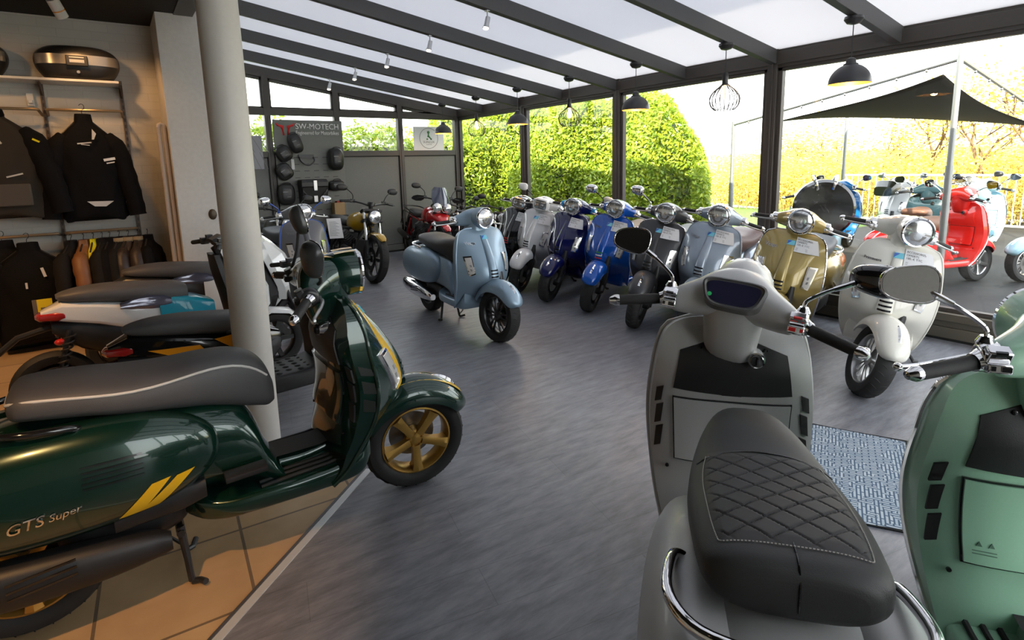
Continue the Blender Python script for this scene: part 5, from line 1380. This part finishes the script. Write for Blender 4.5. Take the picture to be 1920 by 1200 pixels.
for k, (fx, fy), hd, kw, tg in rowspec:
    wb = 1.40*.93; kw = dict(kw); kw.setdefault('steer', 11)
    roots[k] = retro_scooter((fx-wb*math.cos(R(hd)), fy-wb*math.sin(R(hd)), 0), hd, kw.pop('color'), kw.pop('seat'), kw.pop('label'), group='scooters parked side by side along the glass wall', lean=-8.5, scale=(.93, .96, .98), stand='side', **kw)
def tri_slots(m, i):
    z = (.625, .597, .569)[i]; xc = shp(z)[0]+.0285; w = .036+.02*(.65-z)
    m.loft([[(xc-.01+.012*(1-k*k), w*k, z+dz) for k in np.linspace(-1, 1, 7)] for dz in (-.0065, .0065)], closed=False)
sh4 = [c for c in roots['S4'].children if c.name.startswith('leg_shield')][0]
for i, (mt, nm) in enumerate(((mat('flag_green', (.02, .3, .06), .4), 'green_slot'), (WHITEINK, 'white_slot'), (RED, 'red_slot'))): part('tri%d' % i, nm, lambda m, i=i: tri_slots(m, i), mt, sh4)
TL = dict(S1='white offer tag on the black scooter with red slots', S2='white offer tag on the silver white scooter', S3='white offer tag on the navy blue scooter', S4='white offer tag on the bright blue scooter',
          S5='white offer tag on the matt anthracite scooter', S6='white offer tag on the glossy grey blue scooter', S7='white offer tag on the olive gold scooter', S8='white offer tag on the pearl white scooter')
for k, _, _, _, tg in rowspec: price_tag(roots[k], TL[k])

# titanium grey scooter at the back left with a paper sheet
bg = retro_scooter((1.63-1.344*math.cos(R(274)), 5.90-1.344*math.sin(R(274)), 0), 274, P['titan'], SEATNAVY, 'titanium grey scooter behind the column with a white paper sheet', steer=4, mirrors='LR', mirror_mat=CHROME, trim=mat('trim_blue', (.02, .1, .5), .3), letter=('Vespa', GREYINK), badge=False)
m = M()
m.grid(lambda u, v: (-.07+.14*u+.02*v, -.004-.015*math.sin(3*v), .11-.21*v), np.linspace(0, 1, 8), np.linspace(0, 1, 10)); o = ob('paper_sheet', m, PAPER, label='white printed paper sheet hanging from the titanium grey scooter', cat='paper', loc=(1.83, 5.80, .88), rot=(0, 0, R(-18)))
m = M()
for i in range(14): m.boxb((-.045, -.021, .075-.011*i), (.02+.03*((i*7) % 3)/2, -.0205, .078-.011*i))
ob('printed_text', m, GREYINK, o)

# angular white scooters on the left
sport_scooter((-.08, 5.02, 0), 3, WHITE, WHITE, SATIN, 'white angular scooter with grey seat, farthest of the three behind the column', wrap=True, group='angular scooters on the left')
sport_scooter((-.42, 4.30, 0), 6, WHITE, TEAL, WHITE, 'white angular scooter with teal panel under its grey seat', wrap=True, group='angular scooters on the left')
l3 = sport_scooter((-.10, 3.46, 0), 5, GLOSSBLACK, GLOSSBLACK, GLOSSBLACK, 'black angular scooter with orange panels beside the column', front=GLOSSBLACK, group='angular scooters on the left')
l3.scale = (.9, .9, .9)
for c in l3.children:
    if c.name.split('.')[0] in ('leg_shield', 'front_fairing', 'front_fender', 'fork', 'handlebar', 'front_tyre'): c.location = (.12, 0, 0)
    if c.name.startswith('floorboard'): c.scale = (1.28, 1, 1); c.location = (-.16, 0, 0)
def og(s):
    return lambda m: m.prism([(.16, s*.108, .655), (.42, s*.142, .64), (.46, s*.144, .58), (.28, s*.130, .60)], (0, s*.006, 0))
for s in (-1, 1): part('l3or%d' % s, 'orange_panel', og(s), ORANGE, l3)
for s in (-1, 1): part('l3ob%d' % s, 'orange_panel', lambda m, s=s: m.prism([(.50, s*.147, .66), (.72, s*.150, .675), (.74, s*.148, .60), (.60, s*.148, .58)], (0, s*.006, 0)), ORANGE, l3)

# ================================================================== MOTORCYCLES
MY = paint('mustard_yellow', (.42, .25, .008), .35); MR = paint('ruby_red', (.42, .008, .012), .25); MB = paint('bike_black', (.012, .012, .013), .3)
motorcycle((2.66-1.45*math.cos(R(-88)), 6.95-1.45*math.sin(R(-88)), 0), -88, MY, 'mustard yellow naked motorcycle with round headlight in front of the back wall', lean=-8)
motorcycle((4.10, 8.80, 0), -98, MR, 'red adventure motorcycle with twin headlights and windscreen near the back corner', lean=-7, style='adventure', scale=.97)
motorcycle((4.66, 8.84, 0), -100, MB, 'black motorcycle in the back corner between the red motorcycle and the glass', lean=-6, scale=.82, steer=6)
motorcycle((5.10, 8.00, 0), -113, MB, 'black motorcycle with chrome fork beside the glass behind the scooter row', lean=-6, scale=.82, stan=CHROME)
motorcycle((1.55, 8.75, 0), -84, MB, 'black motorcycle in front of the display board behind the titanium scooter', lean=-7, scale=.95)

# entrance mat
r = ob('floor_mat', M().prism([(3.02, 1.56, .0), (3.25, 1.05, .0), (2.46, .72, .0), (2.18, 1.15, .0)], (0, 0, .008)), mat_weave(), label='blue and white woven floor mat between the grey and mint scooters', cat='mat')
m = M(); pts = [(3.02, 1.56, .006), (3.25, 1.05, .006), (2.46, .72, .006), (2.18, 1.15, .006)]
m.tube(pts, .009, 6, closed=True); ob('rubber_edge', m, RUBBER, r)

# ================================================================== OUTSIDE
ASPH = mat('asphalt', (.018, .018, .018), .75, var=.3, scale=6, bump=.6, bscale=200)
m = M(); m.prism([(5.53, -30, -.12), (16, -30, -.12), (16, 5.4, -.12), (5.53, 5.4, -.12)], (0, 0, .1)); struct('ground_asphalt', m, ASPH)
GRASSM = mat('grass_ground', (.10, .17, .03), .9, var=.4, scale=14, bump=1, bscale=60)
m = M(); m.prism([(5.53, 5.4, -.12), (16, 5.4, -.12), (16, 30, -.12), (-10, 30, -.12), (-10, YB+.1, -.12), (5.53, YB+.1, -.12)], (0, 0, .1)); struct('ground_lawn', m, GRASSM)
STRAW = mat('straw_meadow', (.42, .34, .10), .9, var=.35, scale=3, bump=1, bscale=30)
m = M(); m.grid(lambda u, v: (16+u, v, -.02+.035*u+.10*math.sin(v*.7+u*.5)), np.linspace(0, 60, 30), np.linspace(-40, 60, 50)); struct('ground_meadow', m, STRAW)
m = M(); m.boxb((5.53, -10, -.02), (6.15, 5.4, -.008)); struct('path_paving', m, mat('pale_paving', (.07, .068, .06), .8, var=.15, scale=5))

def leaves(pts, nrm, L, W, spread=.8):
    """quads with a mid fold; pts and nrm are (n,3) arrays"""
    n = len(pts); d = nrm+rng.normal(0, spread, (n, 3)); d /= np.linalg.norm(d, axis=1)[:, None]
    a = rng.normal(0, 1, (n, 3)); a[:, 2] += .5; u = a-d*(a*d).sum(1)[:, None]; u /= np.linalg.norm(u, axis=1)[:, None]; w = np.cross(d, u)
    l = (L*rng.uniform(.7, 1.25, n))[:, None]; ww = (W*rng.uniform(.8, 1.2, n))[:, None]
    v = np.stack([pts-u*l*.5, pts+w*ww*.5+d*l*.06, pts+u*l*.5, pts-w*ww*.5+d*l*.06], 1).reshape(-1, 3)
    return v
def quadmesh(name, v):
    n = len(v)//4; me = bpy.data.meshes.new(name)
    me.vertices.add(len(v)); me.vertices.foreach_set('co', v.astype(np.float32).ravel())
    me.loops.add(n*4); me.loops.foreach_set('vertex_index', np.arange(n*4, dtype=np.int32))
    me.polygons.add(n); me.polygons.foreach_set('loop_start', np.arange(0, n*4, 4, dtype=np.int32)); me.update(calc_edges=True); me.validate()
    return me
HEDGE = leaf_mat('laurel_leaves', (.20, .33, .03), (.45, .52, .04))
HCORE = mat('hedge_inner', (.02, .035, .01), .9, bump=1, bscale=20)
def hz(y): 
    y = np.asarray(y, float); base = np.where(y > 6.6, 2.72+.045*(y-6.6), 2.72*np.sqrt(np.clip(1-np.clip((6.6-y)/1.55, 0, 1)**2.2, 0, 1)))
    return base+.07*np.sin(y*4.1)+.05*np.sin(y*9.7)
r = empty('laurel_hedge', (8.2, 9, -.02), label='tall bright green laurel hedge outside the glass wall', cat='hedge')
n = 62000
y = 5.1+rng.uniform(0, 1, n)**1.35*9.5; zt = hz(y); t = rng.uniform(0, 1, n)
z = zt*np.minimum(1, t*1.12); top = t > .86
bul = .14*np.sin(y*2.3+z*1.7)+.10*np.sin(y*5.1-z*3.3)+.16*(z/np.maximum(zt, .3))**3
x = 7.25+bul+np.where(top, rng.uniform(0, 1.6, n), rng.uniform(0, .22, n))+np.where(y < 6.2, (6.2-y)**2*.9, 0)
y = np.where(y < 6.8, np.maximum(y, 5.2+np.clip(x-7.35, 0, 3)*.75), y)
z = np.minimum(z, np.where(y < 9, hz(y-np.clip(x-7.35, 0, 3)*.75)*rng.uniform(.9, 1, n), z))
pts = np.stack([x-8.2, y-9, z+.0], 1); nm = np.tile([-.8, -.15, .45], (n, 1)); nm[top] = (-.2, 0, 1)
n2 = 9000; y2 = rng.uniform(5.05, 6.4, n2); z2 = hz(y2)*rng.uniform(0, 1, n2); x2 = 7.3+rng.uniform(0, 1.9, n2); y2 = 5.15+(x2-7.3)*.75+rng.uniform(0, .35, n2); z2 = hz(np.maximum(y2-(x2-7.3)*.75, 5.06))*rng.uniform(0, 1, n2)
pts = np.vstack([pts, np.stack([x2-8.2, y2-9, z2], 1)]); nm = np.vstack([nm, np.tile([0, -.9, .4], (n2, 1))])
ob('foliage', quadmesh('foliage', leaves(pts, nm, .095, .038)), HEDGE, r)
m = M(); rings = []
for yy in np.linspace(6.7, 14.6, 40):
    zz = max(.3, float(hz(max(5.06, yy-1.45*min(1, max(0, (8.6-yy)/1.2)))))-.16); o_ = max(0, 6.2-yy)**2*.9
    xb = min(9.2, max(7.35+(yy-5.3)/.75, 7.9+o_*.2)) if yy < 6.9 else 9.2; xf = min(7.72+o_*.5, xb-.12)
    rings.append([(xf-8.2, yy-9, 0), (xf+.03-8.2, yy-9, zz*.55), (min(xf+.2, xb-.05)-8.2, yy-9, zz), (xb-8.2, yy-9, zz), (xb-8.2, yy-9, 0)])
m.loft(rings); ob('dark_core', m, HCORE, r)  # solid dark filler inside the leaves, added so the hedge is not see-through
r = empty('laurel_hedge', (3, 11.5, -.02), label='lower bright green laurel hedge behind the back wall windows', cat='hedge')
n = 26000; x = rng.uniform(-1.5, 7.2, n); t = rng.uniform(0, 1, n); zt = 2.12+.10*np.sin(x*3.1)+.09*np.sin(x*7.7+1)+.08*np.sin(x*17); z = zt*np.minimum(1, t*1.15)
y = 11.0+.12*np.sin(x*2.9+z*2)+rng.uniform(0, .25, n)+np.where(t > .87, rng.uniform(0, 1, n), 0)
sp = rng.uniform(0, 1, n) < .05; z = np.where(sp, zt+rng.uniform(0, .25, n), z)
pts = np.stack([x-3, y-11.5, z], 1); nm = np.tile([-.1, -.8, .5], (n, 1))
ob('foliage', quadmesh('foliage', leaves(pts, nm, .11, .042)), HEDGE, r)
m = M(); m.boxb((-4.4, -.3, 0), (4.1, 1.0, 1.95)); ob('dark_core', m, HCORE, r)  # plain dark box added behind the leaves to close the gaps

# fence, canopy
r = empty('railing_fence', (13.8, 3, -.02), label='pale grey railing fence behind the parked scooters outside', cat='fence')
FEN = mat('galvanised', (.5, .5, .48), .5, .4)
m = M()
for z in (.12, 1.08): m.boxb((-.02, -9, z-.02), (.02, 3.2, z+.02))
ob('rail', m, FEN, r)
m = M()
for k in range(98): m.boxb((-.008, -9+.125*k, .12), (.008, -8.984+.125*k, 1.08))
ob('bars', m, FEN, r)
for k in range(7):
    m = M(); m.boxb((-.03, -9+2.03*k, 0), (.03, -8.94+2.03*k, 1.12)); ob('fence_post', m, FEN, r)
POLE = mat('pole_galvanised', (.26, .27, .27), .4, .6)
r = empty('sail_canopy', (7, 3, 0), label='black fabric shade canopy on grey tubular poles outside', cat='canopy')
PC = [((6.85, 2.08), 2.50), ((7.75, 5.10), 2.05), ((11.0, 4.95), 2.28), ((12.0, 2.25), 1.88)]
for (x, y), h in PC:
    m = M(); m.tube([(x-7, y-3, -.02), (x-7, y-3, h*.55)], .034, 12); m.tube([(x-7, y-3, h*.5), (x-7, y-3, h)], .028, 12); ob('pole', m, POLE, r)
T_ = [(PC[0][0][0], PC[0][0][1], 2.40), (PC[1][0][0], PC[1][0][1], 2.0), (PC[2][0][0], PC[2][0][1], 2.24), (PC[3][0][0], PC[3][0][1], 1.84)]
for i in (0, 3):
    a, b = (T_[0], T_[1]) if i == 0 else (T_[0], T_[3])
    m = M(); m.tube([(a[0]-7, a[1]-3, a[2]), (b[0]-7, b[1]-3, b[2])], .02, 10); ob('top_tube', m, POLE, r)
    m = M()
    for t in np.linspace(.1, .9, 9): m.ell((a[0]-7+(b[0]-a[0])*t, a[1]-3+(b[1]-a[1])*t, a[2]+(b[2]-a[2])*t-.025), (.014, .014, .02), 8, 6)
    ob('clip', m, ALU, r)
C_ = [np.array(p) for p in ((7.08, 2.28, 2.30), (7.55, 4.35, 1.98), (10.7, 4.75, 2.20), (11.5, 2.4, 1.86))]
def sail(u, v):
    u2 = u+.10*math.sin(PI*v)*(1-2*u)*.6; v2 = v+.10*math.sin(PI*u)*(1-2*v)*.6
    p = (1-u2)*((1-v2)*C_[0]+v2*C_[1])+u2*((1-v2)*C_[3]+v2*C_[2]); return (p[0]-7, p[1]-3, p[2]-.04*math.sin(PI*u)*math.sin(PI*v))
m = M(); m.grid(sail, np.linspace(0, 1, 24), np.linspace(0, 1, 24)); o = ob('fabric', m, mat('canopy_black', (.012, .011, .01), .9), r)
sd = o.modifiers.new('thickness', 'SOLIDIFY'); sd.thickness = .006

# trees and thicket
BARK = mat('bark', (.16, .10, .05), .9)
LEAFY = leaf_mat('autumn_leaves', (.55, .42, .06), (.8, .66, .14))
TWIG = mat('twigs_straw', (.5, .36, .12), .9)
def branch(m, p, d, L, r_, lev, tips, rs):
    q = p+d*L; mid = p+d*L*.5+Vector((rs.gauss(0, .04), rs.gauss(0, .04), 0))*L
    m.tube([p, mid, q], [r_, r_*.8, r_*.6], 5 if lev > 1 else 4, cap=False)
    tips.append(q)
    if lev == 0: return
    for k in range(3 if lev > 1 else 4):
        nd = (d+Vector((rs.gauss(0, .55), rs.gauss(0, .55), rs.gauss(.15, .3)))).normalized()
        branch(m, p+d*L*rs.uniform(.45, 1), nd, L*rs.uniform(.5, .75), r_*.55, lev-1, tips, rs)
def tree(x, y, z, h, label, nl, spread, seed, mt=None, group='bare trees beyond the fence'):
    rs = random.Random(seed); g = np.random.default_rng(seed)
    r = empty('tree', (x, y, z), label=label, cat='tree', group=group)
    m = M(); tips = []; branch(m, Vector((0, 0, 0)), Vector((rs.gauss(0, .05), rs.gauss(0, .05), 1)).normalized(), h*.45, h*.014, 4, tips, rs); ob('trunk', m, BARK, r, None)
    T = np.array([tuple(t) for t in tips]); sel = T[g.integers(0, len(T), nl)]+g.normal(0, spread, (nl, 3)); sel[:, 2] = np.maximum(sel[:, 2], .3)
    ob('foliage', quadmesh('foliage', leaves(sel, np.tile([-.5, -.3, .6], (nl, 1)), .10, .05)), mt or LEAFY, r)
TRL = ['slim bare tree with sparse yellow leaves behind the grey canopy pole', 'tall bare tree at the right edge beyond the fence', 'bare yellow tree right of the canopy centre', 'small bare tree behind the fence near the middle', 'bushy yellow tree left of the far canopy pole', 'thin bare tree behind the left end of the fence']
for i, (x, y, h) in enumerate(((15.2, 4.2, 3.6), (14.8, 2.9, 4.0), (16.5, 5.4, 3.5), (17.5, 7.0, 3.2), (18.0, 8.6, 3.0), (19.5, 10.4, 2.8))): tree(x, y, .0, h, TRL[i], 900, .28, 20+i)
def thicket(x0, x1, y0, y1, h, n, label, seed):
    g = np.random.default_rng(seed); rs = random.Random(seed); cx, cy = (x0+x1)/2, (y0+y1)/2
    r = empty('thicket', (cx, cy, 0), label=label, cat='bush')
    m = M()
    for k in range(n):
        p = Vector((rs.uniform(x0, x1)-cx, rs.uniform(y0, y1)-cy, -.05)); a = rs.uniform(.55, 1)*h
        q = p+Vector((rs.gauss(0, .25), rs.gauss(0, .3), 1))*a
        m.tube([p, (p+q)/2+Vector((rs.gauss(0, .1), rs.gauss(0, .1), .1)), q], [.012, .008, .004], 3, cap=False)
        for _ in range(2):
            t = rs.uniform(.3, .9); c = p+(q-p)*t; m.tube([c, c+Vector((rs.gauss(0, .3), rs.gauss(0, .3), rs.uniform(.1, .6)))], [.006, .003], 3, cap=False)
    ob('stems', m, TWIG, r, None)
    nl = n*45; pts = np.stack([g.uniform(x0, x1, nl)-cx, g.uniform(y0, y1, nl)-cy, h*g.beta(1.6, 2.2, nl)], 1)
    ob('foliage', quadmesh('foliage', leaves(pts, np.tile([-.5, -.3, .5], (nl, 1)), .10, .05)), LEAFY, r)
thicket(14.6, 16.4, 0, 6.4, 1.75, 260, 'dry yellow thicket right behind the railing fence', 5)
thicket(15.5, 18, 6.4, 11.5, 1.7, 260, 'dry yellow thicket left of the fence behind the hedge end', 6)
thicket(18, 22, 2, 12, 2.3, 240, 'taller yellow thicket far beyond the fence', 8)

# parked scooters outside (their own ground level is the asphalt)
zo = -.02
retro_scooter((7.02, 2.56, zo), -17, P['red'], SEATBROWN, 'bright red scooter parked outside behind the glass', mirrors='LR', mirror_mat=SATIN, spokes=5, rim=ALU, inner='plain', scale=(.95, .96, .98))
ol = retro_scooter((6.80, 3.30, zo), 32, P['sky'], SEATBROWN, 'pale blue scooter outside with a round black case on its rear rack', mirrors='', scale=(.95, .96, .98))
def rack(m):
    for s in (-1, 1): m.tube([(-.22, s*.10, .66), (-.34, s*.16, .78), (-.36, s*.16, 1.02), (-.35, s*.05, 1.05), (-.35, 0, 1.05)], .010, 8, smooth=3)
    m.tube([(-.37, -.20, .86), (-.38, -.20, .93), (-.38, .20, .93), (-.37, .20, .86)], .010, 8)
part('olrack', 'rear_rack', rack, CHROME, ol)
m = M(); m.lathe([(0, -.45), (.30, -.45), (.33, -.42), (.33, -.28), (.30, -.25), (0, -.25)], (0, 0, .96), 'x', 40); cs = ob('round_case', m, GLOSSBLACK, label='round black case strapped upright to the pale blue scooter outside', cat='case', loc=ol.location, rot=ol.rotation_euler); cs.scale = ol.scale
m = M()
for s in (-1, 1): m.tube([(-.46, s*.08, 1.18), (-.48, s*.10, 1.26), (-.40, s*.12, 1.33), (-.30, s*.10, 1.28)], .018, 8, smooth=3)
ob('chrome_hoop', m, CHROME, cs)
def plate(m): m.boxb((-.385, -.10, .42), (-.378, .10, .56))
pl = part('olplate', 'number_plate', plate, mat('plate_orange', (.8, .42, .03), .5), ol)
m = M(); m.text('FA', lambda x, y, z: (-.3865, .07-x, .45+y), .09, ext=.0005); ob('plate_digits', m, INK, pl, None)
retro_scooter((8.67, 4.18, zo), 8, P['bluemet'], SEATBLACK, 'mid blue scooter outside behind the round black case', mirrors='LR', mirror_mat=WHITEPLASTIC, inner='plain', scale=(.95, .96, .98))
wc = retro_scooter((11.74, 3.77, zo), 170, P['white'], SEATCREAM, 'white scooter outside with a dark olive case on its front', mirrors='LR', mirror_mat=ALU, scale=(.95, .96, .98))
m = M(); m.loft([sell(hw, .86, zt, 4, 20, x) for x, zt, hw in ((1.25, 1.04, .14), (1.30, 1.12, .18), (1.42, 1.12, .18), (1.50, 1.02, .15))]); o = ob('luggage_case', m, mat('dark_olive_case', (.02, .022, .012), .3, coat=1), label='dark olive luggage case on the front of the white scooter outside', cat='case', loc=wc.location, rot=wc.rotation_euler); o.scale = wc.scale
retro_scooter((8.25, 2.84, zo), 10, P['teal'], SEATBROWN, 'petrol blue scooter outside between the white and red scooters', mirrors='LR', mirror_mat=ALU, inner='plain', scale=(.95, .96, .98))
retro_scooter((12.6, 3.25, zo), 182, P['silver'], SEATBLACK, 'silver scooter outside near the fence, farthest of the parked outdoor scooters', mirrors='LR', mirror_mat=SATIN, scale=(.95, .96, .98), slots=GLOSSBLACK)
retro_scooter((9.35, 2.62, zo), 4, P['sky'], SEATBLACK, 'pale blue scooter outside behind the red scooter', mirrors='LR', mirror_mat=ALU, inner='plain', scale=(.95, .96, .98))
retro_scooter((9.75, 1.12, zo), 150, P['sky'], SEATBLACK, 'pale blue scooter at the right edge outside', mirrors='R', mirror_mat=ALU, scale=(.95, .96, .98))

# ================================================================== LIGHT
w = bpy.data.worlds.new('World'); scn.world = w; w.use_nodes = True
nt = w.node_tree; bgn = nt.nodes['Background']
tc = nt.nodes.new('ShaderNodeTexCoord'); sx = nt.nodes.new('ShaderNodeSeparateXYZ'); nt.links.new(tc.outputs['Generated'], sx.inputs[0])
cr = nt.nodes.new('ShaderNodeValToRGB'); cr.color_ramp.elements[0].position = .45; cr.color_ramp.elements[0].color = (1, .99, .96, 1); cr.color_ramp.elements[1].position = .9; cr.color_ramp.elements[1].color = (.86, .92, 1, 1)
mp = nt.nodes.new('ShaderNodeMath'); mp.operation = 'MULTIPLY_ADD'; mp.inputs[1].default_value = .5; mp.inputs[2].default_value = .5
nt.links.new(sx.outputs[2], mp.inputs[0]); nt.links.new(mp.outputs[0], cr.inputs['Fac']); nt.links.new(cr.outputs['Color'], bgn.inputs['Color'])
bgn.inputs['Strength'].default_value = 4.2
L = bpy.data.lights.new('sun', 'SUN'); L.energy = 12; L.color = (1, .90, .70); L.angle = R(.6)
so = bpy.data.objects.new('sun', L); COL.objects.link(so); so.rotation_euler = Vector((.74, .42, -.50)).to_track_quat('-Z', 'Y').to_euler()

# ================================================================== CAMERA
yaw, pit, rol, f_px, cy = .6138391634, .1631027914, -.0253493240, 1047.40858, 480.
fw = Vector((math.sin(yaw)*math.cos(pit), math.cos(yaw)*math.cos(pit), -math.sin(pit)))
r0 = Vector((math.cos(yaw), -math.sin(yaw), 0)); u0 = r0.cross(fw)
rv = r0*math.cos(rol)+u0*math.sin(rol); uv = -r0*math.sin(rol)+u0*math.cos(rol)
cam = bpy.data.cameras.new('camera'); cam.sensor_width = 36; cam.sensor_fit = 'HORIZONTAL'; cam.lens = f_px/1920*36; cam.shift_y = (cy-600)/1920; cam.clip_start = .02; cam.clip_end = 300
co = bpy.data.objects.new('camera', cam); COL.objects.link(co)
mw = Matrix((rv, uv, -fw)).transposed().to_4x4(); mw.translation = (0, 0, 1.5); co.matrix_world = mw
scn.camera = co
vs = scn.view_settings; scn.display_settings.display_device = 'sRGB'
vs.view_transform = 'Standard'; vs.look = 'None'; vs.exposure = .42; vs.gamma = 1.; vs.use_curve_mapping = False
scn.cycles.max_bounces = 8; scn.cycles.transparent_max_bounces = 12; scn.cycles.diffuse_bounces = 4; scn.cycles.caustics_reflective = False; scn.cycles.caustics_refractive = False
scn.cycles.sample_clamp_indirect = 6
